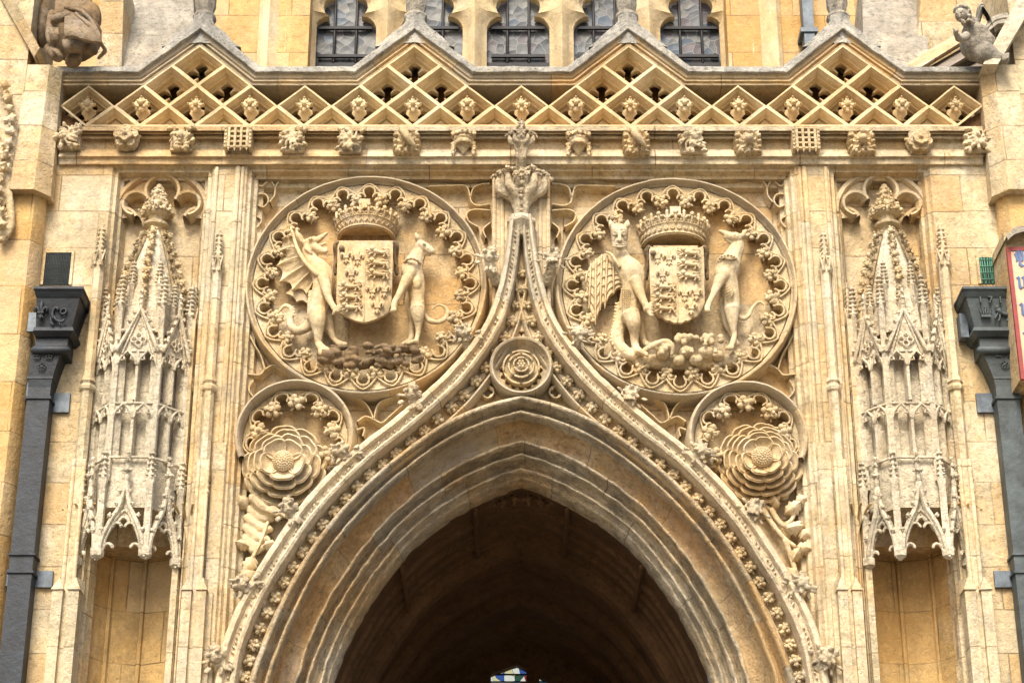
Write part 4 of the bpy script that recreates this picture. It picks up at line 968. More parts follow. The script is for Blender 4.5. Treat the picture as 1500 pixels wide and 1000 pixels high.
# ---------------------------------------------------------------- tabernacle canopies over the niches
def ogee2(u0,u1,z0,zc,z1,n=14):
    "left half then right half of an ogee arch between u0 and u1"
    c=(u0+u1)/2; h=(u1-u0)/2
    L=spl([(u0,z0),(u0+h*.10,z0+(zc-z0)*.45),(u0+h*.42,zc),(u0+h*.76,zc+(z1-zc)*.35),(c,z1)],n); R=L[::-1].copy(); R[:,0]=2*c-R[:,0]; return L,R
def canopy(s,px,label):
    c=W(px,250,.2)[0]; t=thing('niche_canopy',(c,.2,Z(800)),label,'canopy')
    K=lambda py,y=-.12: Z(py,y)
    V=[(-.375,.2),(-.345,.02),(-.165,-.20),(.165,-.20),(.345,.02),(.375,.2)]
    V=[(c+x,y) for x,y in V]
    faces=[(V[1],V[2]),(V[2],V[3]),(V[3],V[4])]
    def FP(fi,u,z,o=0.0,w=1.0):
        a,b=np.array(faces[fi][0]),np.array(faces[fi][1]); d=b-a; L=np.linalg.norm(d); d/=L; n=np.array((d[1],-d[0]))
        if n[1]>0: n=-n
        p=a+d*(u*L)+n*o; return (p[0],p[1],z)
    def FL(fi): return np.linalg.norm(np.array(faces[fi][1])-np.array(faces[fi][0]))
    sh=lambda k,cy=.2: [(c+(x-c)*k,cy+(y-cy)*k) for x,y in V]
    def lb(p,R,k,nm): inst(nm,SCR[k%4],p,(0,k*.8,0),R/.03,t)
    # core
    m=MB(); m.vprism(sh(.88),K(745),K(672)); m.vprism(sh(.70),K(672),K(500)); m.vprism(sh(.70),K(500),K(470),sh(.55)); m.build('core',M['white'],t)
    # side face near the wall
    ZB0=K(806,-.2)
    # corner shafts, pendants and pinnacles
    for k,(x,y) in enumerate(V[1:5]):
        m=MB(); r=.036
        m.lathe((x,y,0),[(r*.5,ZB0-.06),(r*1.25,ZB0-.04),(r*1.35,ZB0),(r*.8,ZB0+.03),(r*.75,K(710,-.2)),(r*.95,K(706,-.2)),(r*.9,K(700,-.2))],6,.3); m.build('lower_shaft',M['white'],t,30)
        o=MB(); leafball(o,(x,y-.005,ZB0-.03),r*1.25,10,k,False); o.build('pendant',M['white'],t,60,.002,50)
        m=MB(); m.lathe((x,y,0),[(r*.95,K(702,-.2)),(r*.6,K(690,-.2)),(r*.18,K(664,-.2))],4,.3)
        for q,py in enumerate((696,688,680,672,664)):
            for a in (0,pi/2,pi,3*pi/2): m.ell((x+cos(a+.5)*(.03-.004*q),y+sin(a+.5)*(.03-.004*q),K(py,-.2)),(.014,.014,.010),None,6,4)
        m.build('pinnacle',M['white'],t,50,.003,40)
        xu,yu=c+(x-c)*.93,.2+(y-.2)*.93
        m=MB(); m.lathe((xu,yu,0),[(.030,K(708)),(.027,K(600)),(.026,K(522)),(.042,K(520)),(.045,K(515)),(.03,K(510)),(.024,K(505)),(.024,K(455)),(.034,K(452)),(.034,K(449)),(.02,K(440)),(.006,K(405))],6,.3); m.build('upper_shaft',M['white'],t,30)
        m=MB()
        for q in range(7):
            for a in (0,pi/2,pi,3*pi/2): m.ell((xu+cos(a+.6)*(.034-.004*q),yu+sin(a+.6)*(.034-.004*q),K(450-q*6.5)),(.016,.016,.011),None,6,4)
        m.build('crocketed_top',M['white'],t,50,.003,40)
    for fi in range(3):
        L=FL(fi)
        def T(m,pts,r,o=0.0,**k): m.tube([FP(fi,u,z,o) for u,z in pts],r,6,**k)
        # lower ogee gablet
        m=MB(); A1,A2=ogee2(.05,.95,ZB0+.0,K(762,-.2),K(705,-.2))
        for P in (A1,A2): T(m,P,np.full(len(P),.017),.02); T(m,[(u*.9+.05,z-.03) for u,z in P],.011,.005)
        # cusped arch
        hz=K(772,-.2)
        for cx_,r_,zz_ in ((.22,.10,ZB0+.02),(.36,.11,hz-.0),(.5,.11,hz+.04),(.64,.11,hz),(.78,.10,ZB0+.02)):
            q=[(cx_+r_*cos(a)*.9,zz_+r_*sin(a)*L*.9) for a in np.linspace(.05*pi,.95*pi,8)]; T(m,q,.012,.0)
        T(m,[(.07,ZB0),(.12,ZB0+.09),(.25,hz+.05),(.38,hz+.10),(.5,hz+.13),(.62,hz+.10),(.75,hz+.05),(.88,ZB0+.09),(.93,ZB0)],.014,-.01)
        pl_=[FP(fi,u,z,-.015) for u,z in A1]+[FP(fi,u,z,-.015) for u,z in A2[1:]]
        base=[FP(fi,u,max(ZB0,hz+.10-abs(u-.5)*.5),-.015) for u in np.linspace(.08,.92,len(pl_))]
        m.grid(np.array([pl_,base])); m.build('ogee_gablet',M['white'],t,50,.003,30)
        for P in (A1,A2):
            for q in (3,6,9,11): lb(FP(fi,P[q if P is A1 else len(P)-1-q][0]+(-.06 if P is A1 else .06),P[q if P is A1 else len(P)-1-q][1]+.015,.03),.023,q+fi,'crocket')
        m=MB(); T(m,[(.5,K(706,-.2)),(.5,K(690,-.2)),(.5,K(672,-.2))],(.02,.017,.012),.02)
        for a,py,rr in ((0,690,.026),(1,676,.018)):
            for e in (-1,1): leafball(m,FP(fi,.5+e*.07*(1-a*.4),K(py,-.2),.03),rr*.8,7,a+3)
            leafball(m,FP(fi,.5,K(py,-.2),.045),rr,7,a)
        leafball(m,FP(fi,.5,K(664,-.2),.02),.02,8,9); m.build('gablet_finial',M['white'],t,60,.003,50)
        # two tiers of twin lights
        for (pb,ptop,kk,nm) in ((672,597,-.03,'lower'),(590,520,-.03,'upper')):
            m=MB()
            for u in (.06,.5,.94): m.grid(np.array([[FP(fi,u+du,z,o) for z in np.linspace(K(pb),K(ptop),6)] for du,o in ((-.05,-.10),(-.045,-.045),(-.03,-.012),(.03,-.012),(.045,-.045),(.05,-.10))]))
            for u0,u1 in ((.06,.5),(.5,.94)):
                cu=(u0+u1)/2; hw_=(u1-u0)/2
                arcL=[(u0+hw_*.1,K(ptop)-.10),(u0+hw_*.25,K(ptop)-.055),(cu-hw_*.35,K(ptop)-.02),(cu,K(ptop)+.005),(cu+hw_*.35,K(ptop)-.02),(u1-hw_*.25,K(ptop)-.055),(u1-hw_*.1,K(ptop)-.10)]
                T(m,arcL,.011,-.01)
                for e in (-1,1): T(m,[(cu+e*hw_*.62,K(ptop)-.065),(cu+e*hw_*.3,K(ptop)-.062),(cu+e*hw_*.42,K(ptop)-.03)],.008,-.015)
                top=[FP(fi,u,K(ptop)+.02,-.02) for u in np.linspace(u0,u1,7)]; m.grid(np.array([top,[FP(fi,a_,b_,-.02) for a_,b_ in arcL]]))
            m.build('twin_light',M['white'],t,40,.002,30)
        
        for pz in (595,674): m=MB(); T(m,[(0,K(pz)),(1,K(pz))],.011,-.015); m.build('transom',M['white'],t)
        # upper steep gable
        m=MB(); za_,zb_=K(520),K(458)
        for P in ([(.06,za_),(.3,za_+(zb_-za_)*.55),(.5,zb_)],[(.94,za_),(.7,za_+(zb_-za_)*.55),(.5,zb_)]): T(m,spl(P,8),.015,.01); T(m,[(a*.75+.125,b-.02) for a,b in P],.009,.0)
        m.grid(np.array([[FP(fi,.5,zb_,-.01)]*2,[FP(fi,.08,za_,-.01),FP(fi,.92,za_,-.01)]]))
        for a in range(4):
            e=a*pi/2; T(m,[(.5+.10*cos(e)+.07*cos(q),za_+.085+.028*sin(e)+.022*sin(q)) for q in np.linspace(0,2*pi,8)],.007,.005,caps=False)
        m.build('upper_gable',M['white'],t,40,.002,30)
        m=MB()
        for i,(u,py) in enumerate(((.12,505),(.22,492),(.33,478),(.43,466),(.88,505),(.78,492),(.67,478),(.57,466),(.5,452),(.5,444),(.5,436))): lb(FP(fi,u+(0 if i>7 else (-.05 if u<.5 else .05)),K(py),.02),.021,i,'crocket')
        T(m,[(.5,K(460)),(.5,K(430))],(.018,.010),.01); m.build('gable_stem',M['white'],t,60,.003,50)
        # fan vault ribs under the canopy
    for k,(x,y) in enumerate([((V[i][0]+V[i+1][0])/2,(V[i][1]+V[i+1][1])/2) for i in (1,2,3)]+[(V[2][0]*.6+c*.4,-.10),(V[3][0]*.6+c*.4,-.10)]):
        xu,yu=c+(x-c)*(.80 if k<3 else 1),.2+(y-.2)*(.80 if k<3 else 1); o_=0 if k<3 else -28
        m=MB(); m.lathe((xu,yu,0),[(.022,K(520)),(.020,K(447+o_)),(.030,K(444+o_)),(.018,K(438+o_)),(.005,K(408+o_))],6,.3); m.build('spirelet',M['white'],t,30)
        m=MB()
        for q in range(6):
            for a in (0,pi/2,pi,3*pi/2): m.ell((xu+cos(a+.6)*(.028-.004*q),yu+sin(a+.6)*(.028-.004*q),K(440+o_-q*5.5)),(.014,.014,.010),None,6,4)
        m.build('spirelet_leaves',M['white'],t,50,.003,40)
    # spire
    m=MB(); cy=.10; SP=[(.28,K(488)),(.26,K(462)),(.225,K(428,.0)),(.165,K(388,.0)),(.10,K(354,.0)),(.055,K(332,.0))]
    m.lathe((c,cy,0),SP,6,0); m.build('spire',M['white'],t,25,.004,12)
    m=MB()
    for a in (-pi/2,-pi/2+pi/3,-pi/2-pi/3,0,pi,-pi/6,-5*pi/6):
        main=a in (-pi/2,0,pi) 
        m.tube([(c+cos(a)*r,cy+sin(a)*r,z) for r,z in SP],.016,6)
        for i,py in enumerate(np.linspace(446,338,9)):
            r=np.interp(K(py,.0),[z for _,z in SP],[r for r,_ in SP]); 
            if i<2 and not main: continue
            R=.040 if i>1 else .024
            if not main: R*=.8
            leafball(m,(c+cos(a)*(r+R*.8),cy+sin(a)*(r+R*.8),K(py,.0)),R,9,i,False)
    m.build('spire_crocket',M['carve'],t,60,.003,45)
    m=MB(); m.lathe((c,cy,0),[(.045,K(338,.05)),(.06,K(331,.05)),(.095,K(328,.05)),(.10,K(325,.05)),(.06,K(321,.05)),(.065,K(315,.05)),(.09,K(308,.05)),(.05,K(300,.05)),(.05,K(280,.05))],12); m.build('finial_neck',M['carve'],t,30)
    m=MB()
    for zpy,RR,nn,rb in ((308,.115,13,.032),(299,.095,10,.026),(290,.06,9,.024),(281,.05,8,.024),(273,.03,5,.02)):
        for k in range(nn):
            a=2*pi*k/nn; leafball(m,(c+cos(a)*RR,cy+sin(a)*RR,K(zpy,.05)),rb,7,k,False)
        m.ell((c,cy,K(zpy,.05)),(RR,RR,.05),None,8,5)
    m.build('crown_finial',M['carve'],t,60,.003,45)
    # blind tracery head of the panel
    pc=W(px,305,.17); R=.335; zc=Z(318,.17); q=MB()
    oa=circ((pc[0],zc),R,40,0,pi); sweep(q,oa,[(.02,.2),(.02,.12),(0,.08),(-.03,.09),(-.05,.13),(-.05,.2)])
    LB=((0,.185,.13),(-.195,.075,.10),(.195,.075,.10),(0,.02,.13)); th=np.linspace(-.12,pi+.12,90); rr=np.zeros(90)
    for dx,dz_,r in LB:
        d_=np.hypot(dx,dz_); al=atan2(dz_,dx); h=d_*np.sin(th-al); rr=np.maximum(rr,np.where(r*r-h*h>0,d_*np.cos(th-al)+np.sqrt(np.maximum(r*r-h*h,0)),0))
    q.grid(np.array([[(pc[0]+.325*cos(a),y,zc+.325*sin(a)) for a in th] if o else [(pc[0]+v*cos(a),y,zc+v*sin(a)) for a,v in zip(th,rr)] for o,y in ((1,.12),(0,.12),(0,.2))]))
    for (dx,dz_,r,a0,a1) in ((0,.185,.13,-28,208),(-.195,.075,.10,18,262),(.195,.075,.10,-82,162),(-.285,-.075,.11,20,88),(.285,-.075,.11,92,160)):
        tt=np.radians(np.linspace(a0,a1,26)); P=np.stack([pc[0]+dx+r*np.cos(tt),zc+dz_+r*np.sin(tt)],1); sweep(q,P,[(.032,.2),(.028,.12),(.012,.075),(-.006,.07),(-.02,.12),(-.024,.2)])
    for e in (-1,1):
        x_=pc[0]+e*.317; sweep(q,dens([(x_,Z(560)),(x_,zc)],.06),[(.016,.2),(.014,.13),(0,.09),(-.014,.13),(-.016,.2)])
        q.prism([(pc[0]+e*.345,zc+.36),(pc[0]+e*.20,zc+.345),(pc[0]+e*.30,zc+.25),(pc[0]+e*.345,zc+.12)],.13,.2)
    q.build('blind_tracery',M['back'],t,35)
    return t
canopy(-1,239,'tall white crocketed stone niche canopy on the left of the porch')
canopy(1,1289,'tall white crocketed stone niche canopy on the right of the porch')
# ---------------------------------------------------------------- slender pinnacled shafts
def crock_pin(m,x,y,z0,z1,r):
    m.lathe((x,y,0),[(r*1.0,z0),(r*.8,z0+(z1-z0)*.35),(r*.3,z1)],4,pi/4)
    n=6
    for q in range(n):
        z=z0+(z1-z0)*(.25+.75*q/n)
        for a in (-pi/2-.7,-pi/2+.7,0.5,pi-.5): leafball(m,(x+cos(a)*r*(1.05-.09*q),y+sin(a)*r*(1.0-.1*q),z),r*.42,6,q,False)
    leafball(m,(x,y,z1),r*.5,8,3,False)
def shaft(px,pyt,r,label,lo=None,ring=(568,),y=-.05):
    x=W(px,395,y)[0]; t=thing('pinnacled_shaft',(x,y,0),label,'shaft','slender pinnacled shafts beside the niches')
    zt=Z(pyt,y); zg=Z(pyt+55,y)
    m=MB(); m.lathe((x,y,0),[(r*1.25,0),(r*1.25,Z(860,y)),(r*1.1,Z(855,y)),(r*1.1,Z(580,y)),(r*1.1,Z(575,y)),(r*1.5,Z(572,y)),(r*1.6,Z(568,y)),(r*1.2,Z(563,y)),(r*1.45,Z(560,y)),(r*1.3,Z(556,y)),(r,Z(550,y)),(r,zg)],6,0); m.box(x-r*.9,x+r*.9,y,.02,0,zg); m.build('shaft',M['shaft'],t,25,.003,9)
    m=MB()
    for a in range(3):
        e=-pi/2+(a-1)*pi/3*1.0; ex,ey=cos(e),sin(e); tx,ty=-ey,ex
        m.tube([(x+ex*r+tx*r*.75,y+ey*r+ty*r*.75,zg-.03),(x+ex*r*1.1,y+ey*r*1.1,zg+.09),(x+ex*r-tx*r*.75,y+ey*r-ty*r*.75,zg-.03)],.012,5)
    m.build('gablet',M['shaft'],t,50)
    m=MB(); crock_pin(m,x,y,zg,zt,r*.95); m.build('crocketed_pinnacle',M['shaft'],t,60,.002,50)
    if lo:
        m=MB()
        for e in (-1,1):
            for q in range(6): leafball(m,(x+e*r*(.9+.07*(5-q)),y-r*1.0,Z(lo-q*8,y)),r*.42,7,q,False)
            m.tube([(x+e*r*.9,y-r*1.0,0),(x+e*r*.9,y-r*1.0,Z(lo-45,y))],r*.42,6)
        m.build('lower_pinnacle',M['shaft'],t,60,.002,40)
        m=MB(); 
        for e in (-1,1):
            zz_=Z(862,y-.1); xx=x+e*r*1.4
            m.add([(xx-r*1.1,-.0,zz_),(xx+r*1.1,0,zz_),(xx+r*1.1,y-r*2.4,zz_),(xx-r*1.1,y-r*2.4,zz_),(xx-r*1.1,-.0,zz_+.10),(xx+r*1.1,0,zz_+.10),(xx,y-r*1.5,zz_+.10),(xx,y-r*1.5,zz_+.10)],[(0,1,2,3),(0,1,5,4),(1,2,6,5),(2,3,7,6),(3,0,4,7)])
            m.box(xx-r*.9,xx+r*.9,y-r*2.1,0,0,zz_-.002)
        m.build('weathered_offset',M['shaft'],t,30,.002,20)
    return t
for s in (-1,1):
    side='left' if s<0 else 'right'
    for px,pyt,r,lo,lab in ((144,330,.040,722,'outer tall pinnacled shaft beside the %s niche canopy'),(318,338,.036,722,'inner tall pinnacled shaft beside the %s niche canopy'),(160,411,.024,None,'outer thin short shaft pressed against the %s niche canopy'),(289,415,.024,None,'inner thin short shaft pressed against the %s niche canopy')):
        q=px if s<0 else 1527-px
        shaft(q,pyt,r,lab%side,lo,y=-.05 if lo else .06)
# ---------------------------------------------------------------- heraldry in the two medallions
YB=.165
class Z5:      # zoomed tracing frame: origin, scale
    def __init__(s,ox,oy,k,fat=1.0): s.ox,s.oy,s.k,s.fat=ox,oy,k,fat
    def __call__(s,x,y,d): return W(s.ox+x/s.k,s.oy+y/s.k,d)
    def chain(s,mb,pts,n=None,seg=12,flat=1.0):
        "pts (x,y,depth,r in traced px)"
        P=spl(pts,n or len(pts)*5); mb.tube([s(a,b,d) for a,b,d,r in P],[max(.004,r/s.k*S)*s.fat for a,b,d,r in P],seg,flat)
    def ball(s,mb,x,y,d,rx,ry=None,rd=None,rot=0):
        q=S/s.k; mb.ell(s(x,y,d),(rx*q,(rd or rx)*q,(ry or rx)*q),rotY(rot),14,10)
def sheet(name,frm,outline_rows,mat,parent,thick=.02):
    "rows of (x,y,depth) traced points"
    G=np.array([[frm(*p) for p in row] for row in outline_rows]); B=G+np.array((0,thick,0)); m=MB(); m.grid(np.concatenate([G,B[::-1]]),cu=True); m.grid(np.array([G[:,0],B[:,0]])); m.grid(np.array([G[:,-1],B[:,-1]])); return m
# --- dragon
f=Z5(400,320,4.35,1.13)
dr=thing('dragon_statue',f(320,860,.1),'carved dragon with open jaws and spread ribbed wing, left supporter of the left shield','dragon')
m=MB()
f.chain(m,[(225,165,.02,30),(225,210,.03,38),(255,280,.04,52),(315,360,.03,66),(318,450,.02,62),(292,540,.03,60),(275,620,.03,56),(272,670,.06,46)])
f.ball(m,325,350,.02,60,50,50)
f.chain(m,[(285,590,.0,50),(285,650,-.01,48),(288,710,.0,34),(288,760,.01,24),(292,800,.02,22),(318,835,.0,28)]); 
for dx,dy in ((350,848),(335,865),(310,868)): f.chain(m,[(315,835,-.0,20),(dx-6,dy-12,-.03,17),(dx,dy,-.03,12)])
f.chain(m,[(330,600,.09,36),(350,680,.10,36),(372,735,.09,22),(395,775,.08,16),(430,800,.04,20),(465,800,.02,12)])
f.chain(m,[(320,375,-.05,36),(338,440,-.07,30),(352,500,-.09,22),(375,545,-.11,18),(398,580,-.12,20)])
for k,(dx,dy) in enumerate(((428,548),(436,566),(432,588),(420,604),(380,612))): f.chain(m,[(398,578,-.12,13),((398+dx)/2+4,(578+dy)/2-4,-.14,10),(dx,dy,-.13,7)])
# head
f.ball(m,235,155,.0,38,34,36,.3)
f.chain(m,[(240,150,.0,30),(275,140,-.01,22),(310,118,-.02,15),(345,92,-.03,9)])
f.chain(m,[(250,175,.0,26),(285,195,-.01,24),(315,210,-.02,20),(335,208,-.03,14),(338,185,-.03,7)])
f.chain(m,[(275,175,-.02,10),(305,168,-.03,9),(330,160,-.04,8),(330,150,-.04,5)])
for k in range(5): f.ball(m,290+k*12,138-k*8,-.03,4,9,4)
for k in range(4): f.ball(m,292+k*12,192-k*2,-.03,4,9,4)
f.ball(m,238,130,-.045,13); f.ball(m,262,118,-.03,10,6,8)
for k in range(4): f.chain(m,[(215,165,-.02,10),(205+k*12,190+k*9,-.03,8),(205+k*14,205+k*6,-.02,3)])
f.chain(m,[(190,165,.0,16),(170,125,-.01,20),(155,95,-.01,12),(148,75,.0,4)]); f.chain(m,[(180,150,-.03,6),(165,120,-.04,6),(152,85,-.02,3)])
# tail
f.chain(m,[(262,650,.06,40),(215,690,.07,30),(160,715,.06,26),(115,690,.06,24),(108,640,.07,20),(118,600,.06,17),(105,565,.05,14),(70,558,.05,11),(30,598,.06,5)],60)
for k in range(7): f.ball(m,132+k*2,560+k*18,.045,5,9,5,.8)
for k in range(9): f.chain(m,[(238-k*1,460+k*20,.02,6),(226-k*1,474+k*20,.0,5),(232,482+k*20,.01,3)])
organic('body',m,.0055,M['statue'],dr,1,.0022,26)
m=MB()
tips=[(112,62),(58,128),(30,210),(24,300),(42,402),(122,456),(212,480),(262,440)]
lead=[(112,62),(130,110),(150,180),(180,240),(215,290),(250,325),(280,355),(285,375)]
rows=[]
nsub=6
root=(285,362)
G=[]
for i in range(len(tips)-1):
    for j in range(nsub):
        t=j/nsub; a=np.array(tips[i])*(1-t)+np.array(tips[i+1])*t; b=np.array(lead[i])*(1-t)+np.array(lead[i+1])*t
        sag=4*t*(1-t)*.16; e=a+(b-a)*sag
        G.append([( *(b+(e-b)*v),.03+.05*(1-v)*0+.02*sin(v*3)+.035*4*t*(1-t)*v) for v in np.linspace(0,1,8)])
G.append([(*(np.array(lead[-1])+(np.array(tips[-1])-np.array(lead[-1]))*v),.03) for v in np.linspace(0,1,8)])
m=sheet('wing',f,G,None,None,.025)
f.chain(m,[(112,60,.02,6),(130,110,.0,9),(150,180,-.02,11),(180,240,-.03,12),(215,290,-.04,13),(255,330,-.05,15),(285,362,-.04,18)],30)
for i in range(1,len(tips)):
    b=lead[i]; a=tips[i]; f.chain(m,[(b[0],b[1],.01,7),((a[0]+b[0])/2+4,(a[1]+b[1])/2-10,.015,6),(a[0],a[1],.03,3)],10,6)
m.build('wing',M['statue'],dr,50)
m=MB(); G=[]
tp=[(80,478),(150,530),(222,545),(250,500)]; ld=[(120,440),(170,450),(220,460),(250,470)]
for i in range(3):
    for j in range(6):
        t=j/6; a=np.array(tp[i])*(1-t)+np.array(tp[i+1])*t; b=np.array(ld[i])*(1-t)+np.array(ld[i+1])*t; e=a+(b-a)*(t*(1-t)*.9)
        G.append([(*(b+(e-b)*v),.09) for v in np.linspace(0,1,5)])
sheet('wing',f,G,None,None,.03).build('far_wing',M['statue'],dr,50)
# --- left greyhound
f=Z5(570,330,5.26,1.13)
gh=thing('greyhound_statue',f(200,905,.1),'carved greyhound with curled tail facing away right, right supporter of the left shield','greyhound')
m=MB()
f.chain(m,[(238,150,.0,38),(232,205,.02,50),(195,285,.02,66),(175,345,.02,80),(195,420,.03,72),(212,500,.03,62),(218,580,.03,50),(218,660,.03,56)])
f.ball(m,160,370,-.035,52,70,50,.2); f.ball(m,215,450,-.01,42,70,50)
f.chain(m,[(218,640,.0,56),(222,700,.0,46),(224,760,.01,28),(224,820,.02,18),(214,870,.02,17),(208,900,.0,20)])
for dx in (0,18,38): f.chain(m,[(206,895,.0,18),(180-dx*.6,896+dx*.2,-.03,14),(158-dx*.5,905+dx*.2,-.03,9)])
f.chain(m,[(170,520,.09,34),(165,600,.10,40),(178,700,.11,28),(172,800,.11,18),(165,880,.10,20),(100,915,.06,14)])
f.chain(m,[(140,410,-.06,42),(105,475,-.08,30),(72,540,-.10,22),(45,590,-.11,22),(35,630,-.12,24)])
for k in range(4): f.chain(m,[(36,628,-.12,14),(20+k*9,655,-.14,11),(10+k*11,670+k*2,-.12,8)])
f.ball(m,250,150,-.01,42,36,38,.5)
f.chain(m,[(262,160,-.01,36),(300,180,-.02,30),(328,200,-.03,26),(338,208,-.03,20)])
f.chain(m,[(285,215,-.0,18),(315,228,-.01,13)])
f.ball(m,342,195,-.04,13,12,12); f.ball(m,300,175,-.075,9); f.ball(m,270,140,-.06,16,10,10,.4)
f.chain(m,[(232,125,.0,22),(218,95,-.02,20),(208,70,-.01,12),(206,58,.0,5)])
f.chain(m,[(262,680,.05,18),(300,725,.05,18),(350,745,.05,18),(410,735,.05,17),(448,690,.05,15),(440,640,.05,12),(400,615,.05,9),(360,620,.05,7),(338,650,.05,5)],50)
organic('body',m,.0052,M['statue'],gh,1,.002,26)
m=MB(); P=spl([(98,318,.03),(130,272,-.06),(172,258,-.09),(215,272,-.08),(252,308,.01)],24); m.tube([f(*p) for p in P],.009,8); 
for p in P[2::3]: m.ell(f(p[0],p[1]-4,p[2]-.012),.010,None,7,5)
m.build('collar',M['carve'],gh,60)
# --- right winged beast
f=Z5(850,310,4.1667,1.13)
wb=thing('winged_beast_statue',f(350,860,.1),'carved winged beast with upright ears and grinning face, left supporter of the right shield','winged beast')
m=MB()
f.chain(m,[(240,120,.0,50),(240,200,.01,42),(245,260,.03,46),(265,320,.03,62),(310,380,.02,78),(325,460,.02,66),(308,540,.03,62),(300,610,.03,60)])
f.ball(m,300,360,.0,72,60,60,.3)
f.chain(m,[(305,625,-.02,54),(325,680,-.03,42),(332,740,.0,28),(332,790,.02,22),(342,835,.02,22),(362,858,.0,24)])
for dx,dy in ((372,858),(388,866),(404,876)): f.chain(m,[(358,850,-.01,18),(dx-4,dy-6,-.05,14),(dx+6,dy+4,-.05,10)])
f.chain(m,[(350,620,.09,30),(372,720,.10,26),(385,780,.09,18),(410,810,.06,18),(460,815,.04,14)])
f.chain(m,[(335,420,-.05,38),(358,480,-.07,30),(382,535,-.09,22),(402,575,-.11,20),(412,600,-.12,24)])
for k in range(5): f.chain(m,[(410,595,-.12,12),(430,560+k*18,-.14,9),(446,556+k*19,-.12,6)])
# face
f.ball(m,232,110,-.0,50,44,44); f.ball(m,238,185,-.03,38,40,40)
for e in (-1,1):
    f.ball(m,238+e*27,140,-.075,17,12,12); f.chain(m,[(238+e*8,132,-.085,5),(238+e*27,120,-.09,7),(238+e*48,135,-.07,5)],10,6)
    f.chain(m,[(236+e*40,100,.0,18),(238+e*48,80,-.01,17),(236+e*52,62,-.0,10),(238+e*54,50,.0,4)])
    for q in range(3): f.chain(m,[(240,188+q*14,-.10,5),(240+e*22,184+q*15,-.095,5),(240+e*44,188+q*12,-.06,4)],10,6)
f.chain(m,[(238,95,-.05,8),(238,130,-.085,9),(240,165,-.11,12),(240,178,-.11,15)]); f.ball(m,240,225,-.07,20,16,14); 
for k in range(4): f.ball(m,236,68+k*14,-.05,7)
for k in range(6): f.ball(m,210+k*12,213,-.075,4,8,4)
f.chain(m,[(285,590,.05,50),(245,680,.06,40),(225,750,.06,38),(235,820,.06,38),(285,865,.05,36),(330,885,.04,28)],40)
for k in range(17):
    q=k/16; x=np.interp(q,[0,.4,.7,1],[222,205,188,262]); y=np.interp(q,[0,.4,.7,1],[560,690,790,905]); f.chain(m,[(x+10,y,.05,8),(x-4,y+2,.03,7),(x-10,y-6,.03,3)],6,6)
organic('body',m,.0055,M['statue'],wb,1,.0022,26)
m=MB()
for k in range(13):
    for j in range(4): f.chain(m,[(250+j*13,470+k*13,-.03-.008*j,2.5),(256+j*13,480+k*13,-.045-.01*j,3),(262+j*13,470+k*13,-.04-.01*j,2.5)],5,5)
m.build('scales',M['statue'],wb,60)
G=[]; top=[(245,345),(215,300),(180,262),(158,248),(120,285),(78,320),(45,365)]; bot=[(275,470),(190,520),(130,635),(95,688),(60,620),(40,540),(28,450)]
top=[(240,335),(200,290),(165,250),(130,262),(95,290),(65,318),(42,365)]; bot=[(265,468),(205,500),(150,590),(122,600),(92,688),(52,590),(28,460)]
for i in range(6):
    for j in range(8):
        t=j/8; a=np.array(top[i])*(1-t)+np.array(top[i+1])*t; b=np.array(bot[i])*(1-t)+np.array(bot[i+1])*t
        b=b+(a-b)*(.10*4*t*(1-t) if i<3 else .03); bul=.018*sin(pi*t)
        G.append([(*(a+(b-a)*v),.06-bul-.03*sin(v*pi)+.02*(i/6)-(.016*((v*6)%1))) for v in np.linspace(0,1,25)])
m=sheet('wing',f,G,None,None,.03)
f.chain(m,[(158,246,.0,6),(190,262,-.04,9),(215,300,-.06,10),(240,335,-.05,12)],20)
for i in range(7): f.chain(m,[(top[i][0],top[i][1],.03,5),((top[i][0]+bot[i][0])/2,(top[i][1]+bot[i][1])/2,.0,5),(bot[i][0],bot[i][1],.04,3)],12,6)
m.build('wing',M['statue'],wb,40)
# --- right hound
f=Z5(1020,320,4.7636,1.13)
rh=thing('hound_statue',f(255,900,.1),'carved slim hound with raised muzzle and antler, right supporter of the right shield','hound')
m=MB()
f.chain(m,[(285,150,.02,40),(285,195,.02,48),(258,260,.02,56),(225,330,.02,78),(205,395,.02,76),(225,470,.03,64),(245,560,.03,54),(250,640,.03,50)])
f.ball(m,190,390,-.035,54,62,50,.3); f.ball(m,245,340,.0,48,70,50)
f.chain(m,[(248,630,.0,50),(252,700,.0,36),(258,770,.01,22),(265,815,.02,18),(255,860,.01,17),(240,895,.0,18)])
for dx in (0,22,44): f.chain(m,[(245,890,.0,17),(225+dx*.5,900,-.035,14),(205+dx*.8,912,-.035,9)])
f.chain(m,[(205,560,.09,32),(195,640,.10,32),(205,720,.11,24),(235,790,.11,16),(290,880,.08,16)])
f.chain(m,[(165,420,-.06,38),(140,480,-.08,28),(115,540,-.10,21),(88,590,-.11,18),(76,625,-.12,20)])
for k in range(4): f.chain(m,[(76,618,-.12,13),(68+k*6,640,-.14,10),(66+k*8,656,-.12,7)])
f.ball(m,280,135,-.01,48,38,38,.1)
f.chain(m,[(275,135,-.01,38),(235,125,-.02,30),(200,105,-.02,20),(172,92,-.03,13),(163,90,-.03,11)])
f.chain(m,[(265,165,-.0,26),(230,158,-.01,16),(195,128,-.02,10)])
f.ball(m,268,115,-.08,9); f.ball(m,163,84,-.03,7)
f.chain(m,[(320,125,-.03,16),(335,95,-.03,12),(322,85,-.03,5)]); f.chain(m,[(330,125,.0,14),(355,118,.02,11),(380,105,.04,9)])
f.chain(m,[(290,680,.06,14),(325,698,.06,16),(362,680,.06,14),(385,635,.06,12),(420,592,.06,10),(455,585,.06,9),(474,605,.06,7),(474,638,.06,4)],50)
organic('body',m,.0052,M['statue'],rh,1,.002,26)
